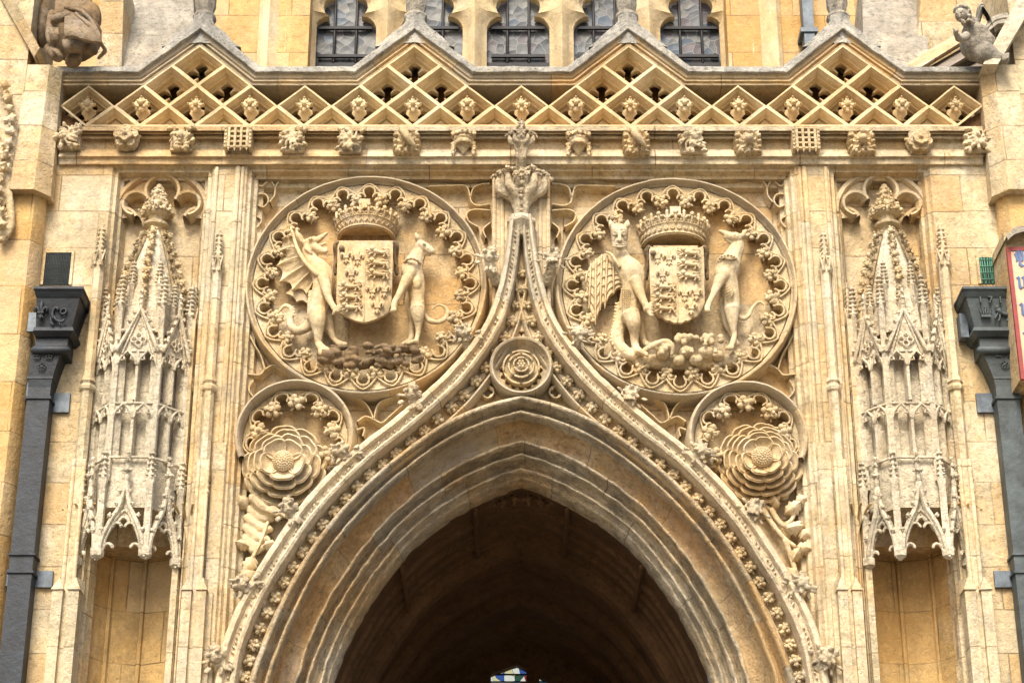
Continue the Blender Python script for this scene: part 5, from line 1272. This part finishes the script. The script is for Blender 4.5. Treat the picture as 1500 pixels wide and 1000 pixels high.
m=MB()
for k in range(5): f.chain(m,[(248+k*3,440+k*14,-.055,3),(225+k*5,475+k*16,-.07,3.5),(190+k*6,480+k*20,-.04,2.5)],10,6)
m.build('ribs',M['statue'],rh,60)
m=MB(); P=spl([(148,312,.0),(170,275,-.05),(215,262,-.09),(260,270,-.08),(298,300,.01)],26); m.tube([f(*p) for p in P],.012,8)
for i,p in enumerate(P[1::3]): m.tube([f(p[0]+11*cos(a),p[1]+9*sin(a),p[2]-.018) for a in np.linspace(0,2*pi,9)],.005,5,caps=False)
m.build('collar',M['carve'],rh,60)
# --- shields
def fleur_mesh():
    m=MB(); m.ell((0,0,.03),(.014,.012,.042),None,10,8); m.ell((0,0,-.045),(.010,.010,.022),None,8,6)
    for e in (-1,1):
        m.tube(spl([(e*.004,0,-.035),(e*.012,-.003,.0),(e*.030,-.004,.022),(e*.042,-.003,.008),(e*.036,0,-.008)],10),(.006,.008,.010,.011,.012,.012,.011,.010,.009,.006),8)
        m.tube(spl([(e*.004,0,-.015),(e*.012,0,-.04),(e*.022,0,-.052)],5),(.007,.006,.006,.005,.004),6)
    m.box(-.020,.020,-.012,.006,-.020,-.009); me=m.obj_mesh('fleur_de_lis',60,.0012,50); me.materials.append(M['statue']); return me
def lion_mesh():
    m=MB(); 
    m.tube(spl([(-.045,-.01,.012),(-.02,-.012,.004),(.02,-.01,.0),(.055,-.008,.002)],10),(.015,.019,.019,.017,.014,.012,.013,.015,.016,.012),8)
    m.ell((-.052,-.022,.024),(.017,.014,.018),None,10,8)
    for k in range(9):
        a=2*pi*k/9; m.ell((-.050+cos(a)*.018,-.014,.022+sin(a)*.020),(.008,.008,.008),None,6,4)
    for q,(x0,x1,z1) in enumerate(((-.045,-.085,.018),(-.04,-.075,-.022),(-.02,-.03,-.03),(.05,.04,-.03),(.058,.078,-.03))):
        m.tube(spl([(x0,-.008,-.002),((x0+x1)/2-.004,-.012,z1*.5),(x1,-.010,z1)],6),(.011,.010,.008,.007,.007,.008),6); m.ell((x1-.006,-.010,z1-.002),(.011,.008,.006),None,6,4)
    m.tube(spl([(.062,-.004,.006),(.082,-.006,.02),(.07,-.01,.034),(.045,-.010,.030),(.035,-.008,.038),(.02,-.006,.030)],12),(.006,.006,.006,.005,.005,.005,.005,.005,.006,.007,.008,.005),6)
    me=m.obj_mesh('lion',60,.0012,50); me.materials.append(M['statue']); return me
FM,LM=fleur_mesh(),lion_mesh()
def shield(ox,oy,scal,frm,outl,lions,fleurs,cxz,label,scallop):
    f=frm; c=f(cxz[0],cxz[1],.0); t=thing('heraldic_shield',(c[0],.16,c[2]),label,'shield')
    # outline rows: list of (y, xl, xr)
    def dep(u,v): return -.055-.045*(1-(2*u-1)**2)-.04*v*0+.03*v**3 - .02*(v-.5)
    G=[]
    for v in np.linspace(0,1,22):
        G.append([]); 
        for u in np.linspace(0,1,25):
            xl=np.interp(v,[0,.3,.6,.85,1],outl[0]); xr=np.interp(v,[0,.3,.6,.85,1],outl[1]); yt=outl[2]; yb=outl[3]+(outl[4]-outl[3])*(1-abs(2*u-1)**1.6)
            if scallop: yb+=10*abs(sin(u*pi*6)); 
            y=yt+(yb-yt)*v+((18*(abs(sin(u*pi*5))) if scallop else 0)*(1-v)**3)
            G[-1].append((xl+(xr-xl)*u,y,dep(u,v)))
    m=sheet('field',f,G,None,None,.035); 
    # quartering lines
    cxu=.5; P=[f(np.interp(.5,[0,1],[np.interp(v,[0,.3,.6,.85,1],outl[0]),np.interp(v,[0,.3,.6,.85,1],outl[1])]),outl[2]+(outl[4]-outl[2])*v,dep(.5,v)-.003) for v in np.linspace(.02,.98,14)]; m.tube(P,.005,6)
    fd=m.build('field',M['statue'],t,40,.001,20)
    def place(me,x,y,nm,sx,dy=.0):
        u=(x-outl[0][2])/(outl[1][2]-outl[0][2]); v=(y-outl[2])/(outl[4]-outl[2]); p=f(x,y,dep(u,v)-.006); inst(nm,me,p,(0,0,(u-.5)*.45),sx,fd)
    for x,y in fleurs: place(FM,x,y,'fleur_de_lis',(1.02,1.3,1.02))
    for x,y in lions: place(LM,x,y,'lion',(.98,1.2,.98))
    # bulk behind the shield and the draped mantling
    m=MB(); a=f(outl[0][0]+30,outl[2]+20,0); b=f(outl[1][0]-30,outl[3]-80,0); m.box(a[0],b[0],-.04,.165,b[2],a[2]); m.build('shield_back',M['back'],t)
    m=MB()
    for x,e in ((outl[0][0]-12,-1),(outl[1][0]+18,1)):
        P=spl([(x-e*8,outl[2]+10,-.02),(x+e*6,outl[2]+50,-.0),(x+e*2,outl[2]+120,.04),(x+e*6,outl[2]+200,.05),(x+e*10,outl[2]+260,.06)],16); m.tube([f(*p) for p in P],np.array([.016,.02,.022,.022,.02,.02,.02,.02,.019,.018,.018,.018,.018,.018,.016,.014]),8)
        m.build('mantling',M['brown'],t,60,.002,30); m=MB()
        P=spl([(x-e*14,outl[2]+12,-.05),(x-e*2,outl[2]+40,-.03),(x-e*6,outl[2]+110,.0),(x-e*2,outl[2]+190,.03)],12); m.tube([f(*p) for p in P],.011,6); m.build('mantling_cord',M['brown'],t,60,.002,30); m=MB()
    m.tube([f(outl[0][0]+30,outl[2]+58,-.05),f(outl[0][0]+30,outl[2]+58,-.10)],.022,10)
    m.build('peg',M['brown'],t,60,.002,30)
    return t
fl=Z5(485,290,5.26)
shield(0,0,0,fl,([52,48,42,40,62],[478,474,470,465,440],328,880,955),[(368,425),(365,512),(365,596),(152,690),(155,770),(158,852)],[(118,448),(205,462),(158,582),(318,712),(410,706),(357,830)],(262,640),'smooth carved shield of quartered lions and lilies held by the dragon and greyhound',False)
f6=Z5(920,290,5.264)
shield(0,0,0,f6,([162,166,170,175,205],[582,588,588,592,560],365,880,955),[(475,432),(475,520),(475,608),(285,695),(285,775),(285,860)],[(228,452),(316,462),(266,588),(435,738),(525,730),(485,838)],(375,660),'carved shield with scalloped edges, quartered lions and lilies, held by winged beast and hound',True)
# --- crowns
def crown(px,pyb,rx,label,seed,ornate,sq):
    c=W(px,pyb,.1); cx,cz=c[0],c[2]; t=thing('royal_crown',(cx,.16,cz),label,'crown'); ry=.25; y0=.15; H=.125
    def P(a,k,z): return (cx+cos(a)*rx*k,y0+sin(a)*ry*k,cz+z*.80)
    A_=np.linspace(pi*1.0,2*pi,40)
    m=MB(); m.grid(np.array([[P(a,k,z) for a in A_] for k,z in ((.80,.02),(.86,-.005),(.93,-.01),(.95,.012),(.93,.025),(.945,.035),(.96,.05),(.975,.075),(1.0,.085),(1.01,.10),(1.0,.112),(.97,.115),(.9,.11),(.78,.09),(.80,.02))])); m.build('band',M['statue'],t,35,.001,30)
    m=MB()
    for kk,zz_ in ((.95,.005),(1.01,.102)):
        for a in np.linspace(pi,2*pi,46): m.ell(P(a,kk,zz_),(.010,.010,.007),None,6,4)
        m.build('beading',M['statue'],t,60); m=MB()
    for i,a in enumerate(np.linspace(pi*1.02,pi*1.98,16)):
        if ornate: m.tube([P(a+.05*cos(q),.985,.055+.018*sin(q)) for q in np.linspace(0,2*pi,9)],.006,5,caps=False); m.ell(P(a,.985,.055),.008,None,6,4)
        else: m.tube([P(a-.06,.97,.04),P(a,.99,.07),P(a+.06,.97,.04)],.006,5)
    m.build('band_ornament',M['statue'],t,60)
    n=13 if ornate else 12
    for i in range(n):
        a=pi+pi*(i+.5)/n; o=MB(); k=1.03; 
        o.tube([P(a,1.0,.10),P(a,1.05,.15),P(a,1.07,.185 if i%2 else .165)],(.014,.011,.012),6)
        if i%2==0: 
            o.ell(P(a,1.08,.195),(.018,.018,.020),None,8,6)
            for e in (-1,1): o.ell(P(a+e*.085,1.07,.165),(.015,.015,.012),None,7,5)
        else:
            o.ell(P(a,1.07,.20),(.013,.013,.022),None,8,6)
            for e in (-1,1): o.tube([P(a,1.04,.14),P(a+e*.07,1.05,.155),P(a+e*.10,1.06,.175)],(.010,.009,.007),6)
        for e in (-1,1): o.tube([P(a+e*.12,1.0,.12),P(a+e*.06,1.02,.135),P(a,1.03,.15)],.007,5)
        o.build('fleuron',M['statue'],t,60,.0015,50)
    m=MB(); q=P(1.5*pi,.95,.18); 
    m.box(q[0]-.04-sq,q[0]+.04-sq,q[1]-.03,q[1]+.10,q[2]-.0,q[2]+.06); m.build('broken_arch_stump',M['statue'],t,30,.004,20)
    m=MB(); m.vprism([(cx+cos(a)*rx*.8,y0+sin(a)*ry*.8) for a in np.linspace(pi,2*pi,16)],cz+.03,cz+.10); m.build('crown_inside',M['statue'],t)
    return t
crown(536,346,.225,'plain carved crown with a worn square stump above the left shield',1,False,.0)
crown(987.5,357,.25,'ornate carved crown with a pierced band above the right shield',2,True,-.0)
# --- rocky mounds
fz=Z5(350,240,2.857)
mo=MB(); r=random.Random(5)
for k in range(60):
    x=r.uniform(345,755); h=sin((x-330)/430*pi)**.5; y=r.uniform(765,815+35*h); 
    a=r.uniform(-.5,.5); rr=r.uniform(14,30); fz.ball(mo,x,y,.05-.13*h*r.uniform(.2,1)*(1-(y-760)/120),rr,rr*.5,rr*.7,a)
for x,y,rr in ((365,800,42),(400,790,34),(355,820,30),(480,775,22),(540,760,26),(610,765,24),(680,775,26),(735,780,24)): fz.ball(mo,x,y,.0,rr,rr*.6,rr*.8,.2)
for k in range(9): fz.ball(mo,430+k*30,845+8*sin(k),.08,32,14,20)
tag(organic('rock_mound',mo,.007,M['brown'],None,1,.003,30),'dark mound of jumbled rocks under the dragon and greyhound','mound')
fz=Z5(800,240,2.777)
mo=MB(); r=random.Random(9)
for k in range(14): x=375+k*29; h=sin((x-340)/450*pi)**.5; fz.ball(mo,x,790+18*h,.08,34,24+10*h,30)
for x0,y0,n,rr in ((470,755,7,13),(560,715,12,14),(640,712,12,13),(690,718,5,14)):
    for k in range(n): fz.ball(mo,x0+r.uniform(-34,34),y0+r.uniform(-14,14),-.03-r.uniform(0,.04),rr)
for (x,y,rr) in ((475,775,30),(570,765,34),(650,770,36),(610,800,28),(540,800,26),(700,780,26)): fz.ball(mo,x,y,-.0,rr,rr*.8,rr)
for (x,y) in ((560,770),(592,765),(648,735),(690,765)):
    fz.ball(mo,x,y,-.08,10,7,9); 
    for e in (-1,1): fz.chain(mo,[(x+e*3,y-5,-.08,3),(x+e*5,y-18,-.08,3)],4,6)
fz.chain(mo,[(385,770,-.03,12),(440,735,-.05,13),(490,722,-.05,12),(515,745,-.05,10),(512,775,-.04,8)],24)
tag(organic('rock_mound',mo,.0062,M['carve'],None,1,.003,30),'rounded mound with fruit clusters and small burrowing animals under the winged beast and hound','mound')
# ---------------------------------------------------------------- rainwater hoppers and pipes
def text(s,size,loc,mat,name,parent,ext=.004,font=None):
    cu=bpy.data.curves.new(name,'FONT'); cu.body=s; cu.size=size; cu.extrude=ext; cu.align_x='CENTER'; cu.align_y='CENTER'
    t=bpy.data.objects.new("tmp",cu); COL.objects.link(t); dg=bpy.context.evaluated_depsgraph_get(); me=bpy.data.meshes.new_from_object(t.evaluated_get(dg)); bpy.data.objects.remove(t)
    o=inst(name,me,loc,(radians(90),0,0),1,parent); me.materials.clear(); me.materials.append(mat); return o
def hopper(s,mat,label,left):
    yf=-.34; X=lambda px,py=440: W(px,py,yf)[0]
    if left: xl,xr=X(47),X(118)
    else: xl,xr=X(1414),X(1492)
    cx=(xl+xr)/2; pc=W(53 if left else 1480,604,-.17)[0]; sg=1 if left else -1
    K=lambda py: Z(py,yf)
    t=thing('rainwater_pipe',(cx,-.2,0),label,'drainpipe')
    def blk(m,hw0,hw1,y0,y1,z0,z1,sh0=0,sh1=0):
        m.vprism([(cx-hw0+sh0,.0),(cx-hw0+sh0,y0),(cx+hw0+sh0,y0),(cx+hw0+sh0,0)],z0,z1,[(cx-hw1+sh1,0),(cx-hw1+sh1,y1),(cx+hw1+sh1,y1),(cx+hw1+sh1,0)])
    HW=(xr-xl)/2; d=0 
    m=MB(); 
    blk(m,HW*.93,HW*.98,-.28,-.295,K(430),K(426)); blk(m,HW*.98,HW,-.295,-.31,K(426),K(421)); blk(m,HW*1.03,HW*1.03,-.32,-.32,K(421),K(417.5))
    blk(m,HW*.74,HW*.90,-.22,-.275,K(472),K(430),-sg*HW*.16,-sg*HW*.03); hh_=m.build('hopper_head',mat,t,30)
    m=MB(); blk(m,HW*.84,HW*.80,-.26,-.245,K(477),K(471),-sg*HW*.12,-sg*HW*.14); blk(m,HW*.72,HW*.84,-.22,-.26,K(483),K(477),-sg*HW*.18,-sg*HW*.12); blk(m,HW*.66,HW*.66,-.20,-.20,K(497),K(483),-sg*HW*.22,-sg*HW*.22); m.build('hopper_neck',mat,t,30)
    m=MB(); o_=-sg*HW*.22; m.tube([(cx-HW*.68+o_,-.20,K(501)),(cx+HW*.68+o_,-.20,K(501))],.032,14); m.box(cx-HW*.66+o_,cx+HW*.66+o_,-.19,0,K(505),K(497)); m.build('roll',mat,t,40)
    ph=.081
    m=MB(); Pz=np.linspace(0,1,10); G=[]
    zt_,zb_=K(504),K(552)
    for v in Pz:
        z=zt_+(zb_-zt_)*v; e0=pc-sg*ph; e1=pc+sg*(ph+max(0,(HW*1.26-2*ph))*(1-v)**1.4); y=-.155-.035*(1-v); a_,b_=min(e0,e1),max(e0,e1); G.append([(a_,0,z),(a_,y,z),(b_,y,z),(b_,0,z)])
    m.grid(np.array(G)); m.build('tapered_funnel',mat,t,40)
    cx0=cx; cx=pc; m=MB(); m.box(cx-ph,cx+ph,-.155,-.02,0,zb_); m.build('pipe',mat,t)
    m=MB()
    for py in (554,583,812,838): m.box(cx-ph-.012,cx+ph+.012,-.168,-.01,Z(py,-.17),Z(py-3.5,-.17))
    m.build('collar',mat,t)
    for i,(dx,py,hh) in enumerate(((-1,570,26),(1,584,28),(-1,843,24),(1,843,24)) if left else ((-1,584,28),(1,584,28),(-1,843,24))):
        m=MB(); x0=cx+dx*ph; x1=cx+dx*(ph+.115); z1=Z(py-hh/2,-.1); z0=Z(py+hh/2,-.1); m.box(min(x0,x1),max(x0,x1),-.06 if left and dx<0 else -.03,.0,z0,z1); m.build('wall_strap',M['lead_strap'],t)
    if left:
        cx=cx0; m=MB(); m.box(cx-HW*1.35,cx-HW*.9,-.16,-.13,K(470),K(442)); m.build('wall_strap',M['lead_strap'],t)
    else:
        cx=cx0; m=MB(); m.box(cx-HW*1.0,cx-HW*.7,-.12,-.02,K(475),K(440)); m.build('wall_strap',M['lead_strap'],t)
    # raised ornaments
    for i,(px,py) in enumerate(((54,520),(72,520),(61,537)) if left else ((1462,517),(1480,517),(1472,534))):
        p=W(px,py,-.197+.012*(py>530)); m=MB()
        for k in range(5):
            a=2*pi*k/5+pi/2; m.tube([(p[0]+cos(a)*.018+cos(q)*.012,p[1],p[2]+sin(a)*.018+sin(q)*.012) for q in np.linspace(0,2*pi,7)],.004,5,caps=False)
        m.ell(p,.009,None,6,4); m.build('cast_rose',mat,hh_,60)
    if left:
        p=W(60,455,-.268); o=inst('cast_lily',FM.copy(),p,(0,0,0),1.1,t); o.data.materials.clear(); o.data.materials.append(mat)
        m=MB()
        def q_(x,y): return W(20+x/4.54,400+y/4.54,-.262)
        for pts,r in (([(262,300),(258,265),(270,235),(290,232),(295,245)],.012),([(270,290),(280,310),(300,320),(325,322),(335,310)],.011),([(310,265),(320,240),(345,238),(350,255),(335,272),(315,268)],.008),([(245,300),(250,325),(262,345)],.008),([(300,320),(310,345)],.007),([(240,330),(265,345)],.006)): m.tube([q_(*a) for a in spl(pts,10)],r,7)
        m.build('cast_lion',mat,hh_,60)
    else:
        for i,ch in enumerate('1715'):
            p=W(1436+i*14.5,440,-.285); text(ch,.075,p,mat,'cast_numeral',hh_,.012)
        p=W(1444,459,-.262); m=MB(); m.box(p[0]-.035,p[0]+.035,p[1]-.008,p[1]+.01,p[2]-.03,p[2]-.012)
        for k in range(5): m.tube([(p[0]+(k-2)*.014,p[1],p[2]-.01),(p[0]+(k-2)*.018,p[1],p[2]+.02+(.018 if k==2 else 0))],.006,5); m.ell((p[0]+(k-2)*.018,p[1],p[2]+.026+(.02 if k==2 else 0)),.008,None,6,4)
        m.build('cast_crown',mat,hh_,60)
        def q_(x,y): return W(1390+x/3.445,330+y/3.445,-.258)
        m=MB(); m.tube([q_(*a) for a in spl([(248,425),(262,440),(285,448),(305,452)],10)],(.02,.022,.022,.018,.016,.014,.015,.016,.016,.01),8)
        m.ell(q_(245,415),(.02,.02,.022)); 
        for k in range(8): m.ell(q_(248+12*cos(k*.8),420+12*sin(k*.8)),.010,None,6,4)
        for pts in ([(252,440),(240,455),(232,470)],[(258,448),(256,470),(250,482)],[(298,455),(300,470),(292,482)],[(305,455),(312,468),(308,480)],[(308,445),(318,430),(300,420),(310,408),(318,400)]): m.tube([q_(*a) for a in spl(pts,6)],.008,6)
        m.build('cast_lion',mat,hh_,60)
    return t
hopper(-1,M['lead_dark'],'black painted lead hopper and square downpipe at the left side',True)
hopper(1,M['lead_grey'],'grey green lead hopper dated 1715 with downpipe at the right side',False)
# small openings above the hoppers
def opening(px0,px1,py0,py1,mat,bars,label,left):
    a=W(px0,py0,.0); b=W(px1,py1,.0); t=thing('vent_grille',((a[0]+b[0])/2,.0,b[2]),label,'grille')
    m=MB(); x0,x1,z0,z1=a[0],b[0],b[2],a[2]; w=.02
    for bx in ((x0-w,x0,z0,z1+w),(x1,x1+w,z0,z1+w),(x0,x1,z1,z1+w)): m.box(bx[0],bx[1],-.015,.03,bx[2],bx[3])
    m.build('stone_surround',M['wall'],t)
    m=MB(); m.box(x0,x1,-.004,.03,z0,z1); m.build('dark_opening',M['iron'] if not left else M['shadow_room'],t)  # solid dark box; the opening's shade is put into its colour
    m=MB(); n=8 if not left else 16
    if left:
        for k in range(n): 
            xx=x0+(x1-x0)*k/n; m.tube([(xx,-.008,z0),(xx,-.008,z1)],.0025,4); m.tube([(x0,-.010,z0+(z1-z0)*k/n),(x1,-.010,z0+(z1-z0)*k/n)],.0025,4)
    else:
        for k in range(n): xx=x0+(x1-x0)*(k+.5)/n; m.tube([(xx+.006*sin(k*2.1),-.012,z0),(xx,-.012,(z0+z1)/2),(xx-.006*sin(k*1.3),-.012,z1)],.0038,6)
        for k in range(4): zz_=z0+(z1-z0)*(k+.6)/4; m.tube([(x0,-.02,zz_),(x1,-.02,zz_)],.003,6)
    m.build('grille_bars',mat,t); return t
opening(68,101,371,418,M['lead_grey'],0,'grey wire mesh vent above the black left hopper',True)
opening(1433,1464,378,416,M['green'],0,'bright green barred vent above the dated right hopper',False)
# lettered board and its hood at the right edge
YS=-.42
t=thing('lettered_board',W(1490,555,YS),'peach board with a red border and blue blackletter writing cut off at right edge','sign board')
a=W(1477,362,YS); b=W(1496,555,YS); x0=W(1485,460,YS)[0]; x1=x0+.95; z1=a[2]; z0=b[2]; bw=.028
m=MB(); m.box(x0+bw,x1-bw,YS+.004,YS+.03,z0+bw,z1-bw); pp=m.build('painted_panel',M['board'],t)
m=MB()
for q in ((x0,x0+bw,z0,z1),(x1-bw,x1,z0,z1),(x0+bw,x1-bw,z0,z0+bw),(x0+bw,x1-bw,z1-bw,z1)): m.box(q[0],q[1],YS-.004,YS+.03,q[2],q[3])
m.build('red_border',M['red'],t)
def stroke(m,pts,w=.017):
    "broad nib stroke"
    P=np.array(pts,float)
    for i in range(len(P)-1):
        p,q=P[i],P[i+1]; n=np.array((.8,.6))*w*.55; m.prism([(p[0]-n[0],p[1]-n[1]),(p[0]+n[0],p[1]+n[1]),(q[0]+n[0],q[1]+n[1]),(q[0]-n[0],q[1]-n[1])],YS-.003,YS+.01+.001*i)
def bl(m,x,z,h,kind):
    k=h
    if kind=='U': 
        for P in ([(0,.9),(.08,1.0),(.2,.86),(.24,.5),(.2,.15),(.32,0),(.5,.1),(.62,.25)],[(.62,.95),(.58,.6),(.62,.1),(.75,0)],[(.02,.75),(.10,.55),(.08,.3)],[(.35,.9),(.4,.6),(.36,.3)]): stroke(m,[(x+a*k,z+b*k) for a,b in P],.02)
    else:
        st=[[(0,.95),(.12,.82),(.10,.2),(.22,.02),(.36,.16)],[(.38,.98),(.48,.84),(.46,.2),(.58,.02),(.72,.16)]]
        if kind=='w': st+=[[(.76,.98),(.86,.84),(.84,.2),(.7,.05)]]
        if kind=='r': st=[[(0,.95),(.12,.82),(.10,.2),(.2,.03)],[(.2,.75),(.38,.98),(.5,.82)]]
        if kind=='n': st=[[(0,.95),(.12,.82),(.10,.2),(.2,.03)],[(.14,.75),(.34,.98),(.46,.82),(.44,.2),(.56,.03)]]
        for P in st: stroke(m,[(x+a*k,z+b*k) for a,b in P],.02)
for i,(py,word,h) in enumerate(((390,'U',.14),(423,'w',.10),(462,'w',.10),(504,'v',.10))):
    zc=Z(py,YS); xx=x0+.055; 
    for j,ch in enumerate(word):
        m=MB(); bl(m,xx,zc,h if j==0 else .10,'U' if ch=='U' else ch); m.build('letter',M['blue'],pp); xx+=(.13 if ch in 'Uw' else .09)
hd=thing('board_hood',W(1480,350,-.3),'weathered stone hood jutting over the lettered board at the right edge','hood')
m=MB(); xa=W(1463,350,-.3)[0]
m.grid(np.array([[(xa+dx,y,Z(352,-.4)+dz_) for dx,dz_ in ((0,-.02),(.06,.05),(.12,.07),(.3,.09),(1.2,.12))] for y in (0,-.25,-.5)])); m.grid(np.array([[(xa+dx,-.5,Z(352,-.4)+dz_) for dx,dz_ in ((0,-.02),(.06,.05),(.12,.07),(.3,.09),(1.2,.12))],[(xa+dx,-.5,Z(352,-.4)+dz_-.05) for dx,dz_ in ((0.01,-.0),(.06,.05),(.12,.07),(.3,.09),(1.2,.12))]])); m.build('hood_slab',M['grey'],hd,40,.006,14)
m=MB(); m.box(xa+.09,x0+.0,-.10,0,Z(555,-.4),Z(352,-.4)+.03); m.box(x0-.001,x1+.3,YS+.034,0,Z(556,-.4),Z(352,-.4)+.07); m.build('hood_wall',M['wall'],hd)
# carved crocketed strip at the far left edge
cs=thing('carved_foliage',W(8,250,-.3),'strip of carved crockets and scrolls at the far left edge','carving')
m=MB(); r=random.Random(2)
for q in range(13):
    py=125+q*17; x=8+8*sin(q*.5)-q*.2; leafball(m,W(x,py,-.28),.05+.01*(q%2),10,q)
m.tube([tuple(W(a,b,-.22)) for a,b in spl([(0,120),(14,150),(20,200),(12,260),(16,330),(2,352)],20)],.03,8)
m.tube([tuple(W(a,b,-.22)) for a,b in spl([(-8,200),(4,240),(-2,300),(6,345)],20)],.045,8)
organic('foliage_strip',m,.008,M['carve'],cs,1,.004,40)
# ---------------------------------------------------------------- gargoyle and angel on the parapet ends
f=Z5(40,0,9.09)
gg=thing('gargoyle',f(600,850,-.2),'brown crouching hooded stone gargoyle on the left end of the parapet','gargoyle')
m=MB()
f.ball(m,640,500,-.15,380,380,300); f.ball(m,600,260,-.22,300,170,260)
f.chain(m,[(330,180,-.3,60),(300,320,-.45,55),(290,470,-.5,55),(330,560,-.52,60),(380,540,-.55,60)])
f.chain(m,[(640,240,-.35,80),(480,230,-.5,75),(350,260,-.5,60)])
for k in range(4): f.chain(m,[(310+k*32,380,-.58,24),(312+k*32,450,-.60,24),(318+k*30,540,-.58,20)])
f.chain(m,[(300,640,-.4,80),(360,720,-.5,90),(420,780,-.5,70)],20); f.chain(m,[(340,660,-.55,30),(420,720,-.58,30),(440,790,-.55,26)])
f.ball(m,860,640,-.45,90,120,90,-.4); f.chain(m,[(640,700,-.35,90),(620,800,-.35,110),(580,820,-.3,90)])
for k in range(6): f.chain(m,[(480+k*50,540,-.46-.01*k,24),(490+k*46,620,-.50,26),(500+k*42,700,-.46,22)])
organic('body',m,.009,M['brown'],gg,2,.004,14)
G=[]
for u in np.linspace(0,1,20):
    a=np.array((480+u*440,300+u*-40)); b=np.array((500+u*500,470+90*sin(u*pi*.5)**2)); top=np.array((500+u*300,110+u*90))
    G.append([(*(top*(1-v)**2+2*a*v*(1-v)+b*v*v),-.42-.22*sin(v*pi*.6)) for v in np.linspace(0,1,10)])
q=sheet('cape',f,G,None,None,.04)
f.chain(q,[(500,105,-.42,26),(700,150,-.50,30),(830,250,-.56,30),(920,400,-.60,26),(1000,600,-.58,20)])
f.chain(q,[(640,190,-.5,20),(780,300,-.60,22),(880,420,-.62,20),(1000,620,-.58,16)])
f.chain(q,[(1000,590,-.58,20),(1030,690,-.5,30),(950,770,-.45,24)])
q.build('cape',M['brown'],gg,50,.006,14)
m=MB()
for k in range(5): f.chain(m,[(420+k*90,-60,-.1,70),(430+k*95,60,-.15,70),(410+k*120,160+20*(k%2),-.2,50)])
f.ball(m,850,250,-.15,150,250,150); f.ball(m,230,300,.1,110,420,200)
organic('headdress',m,.010,M['brown'],gg,1,.006,14)
f=Z5(1340,0,9.09)
an=thing('angel_statue',f(850,850,-.2),'weathered stone angel with curled hair and raised wings on the right end of the parapet','angel')
m=MB()
f.ball(m,840,600,-.2,260,250,230,.3); f.ball(m,800,450,-.25,190,160,170)
f.chain(m,[(770,320,-.25,110),(720,300,-.28,90),(660,280,-.30,70)])
f.chain(m,[(900,700,-.25,170),(1040,760,-.25,130),(1150,790,-.28,85),(1220,800,-.30,60)])
for k in range(3): f.chain(m,[(1180,740+k*30,-.34,26),(1250,720+k*30,-.36,22)])
f.ball(m,625,200,-.36,92,112,95,.35)   # head
f.ball(m,605,185,-.40,72,92,72,.35); f.ball(m,640,290,-.40,34,26,34)
f.chain(m,[(585,170,-.475,9),(596,215,-.50,13),(596,238,-.50,16)])
for x,y in ((552,200),(620,178)): f.ball(m,x,y,-.468,20,10,12,-.3); f.chain(m,[(x-24,y-8,-.475,6),(x,y-22,-.485,7),(x+26,y-16,-.47,6)])
f.chain(m,[(585,262,-.47,8),(606,268,-.485,9),(632,258,-.47,8)]); f.chain(m,[(590,277,-.465,8),(608,281,-.475,9),(628,275,-.46,7)])
f.chain(m,[(690,480,-.35,70),(600,520,-.42,55),(560,470,-.48,40),(540,420,-.5,34)])
for k in range(4): f.chain(m,[(545+k*6,430,-.5-.01*k,14),(530+k*4,400-k*2,-.52,12),(505+k*4,375-k*4,-.52,9)])
f.chain(m,[(560,440,-.5,14),(580,410,-.53,12),(575,385,-.53,9)])
organic('body',m,.0085,M['grey'],an,2,.004,16)
m=MB()
for k in range(22):
    a=-2.6+k*.2; x=640+98*cos(a)*(1.02); y=190+112*sin(a); f.ball(m,x,y,-.34-.03*(k%3),24)
for k in range(14): f.ball(m,690+18*sin(k*2)+k*6,160+k*11,-.36-.02*(k%2),30,22,26)
f.chain(m,[(520,170,-.36,24),(560,105,-.40,30),(640,88,-.40,34),(700,120,-.38,34)])
organic('hair',m,.0075,M['grey'],an,1,.002,20)
for nm,pts in (('wing',[(845,310,880,300),(835,180,905,160),(850,60,930,120),(890,25,960,160),(930,80,1010,260),(1000,200,1060,400),(1060,380,1100,580)]),('wing',[(920,360,980,520),(1000,260,1060,470),(1080,200,1130,420),(1180,170,1200,420),(1280,190,1230,350),(1330,170,1280,290)])):
    G=[]
    P=spl(pts,24)
    for x0_,y0_,x1_,y1_ in P: G.append([(x0_+(x1_-x0_)*v,y0_+(y1_-y0_)*v,-.12-.06*sin(v*pi)+.012*sin(v*20)) for v in np.linspace(0,1,12)])
    sheet(nm,f,G,None,None,.07).build(nm,M['grey'],an,50,.006,14)
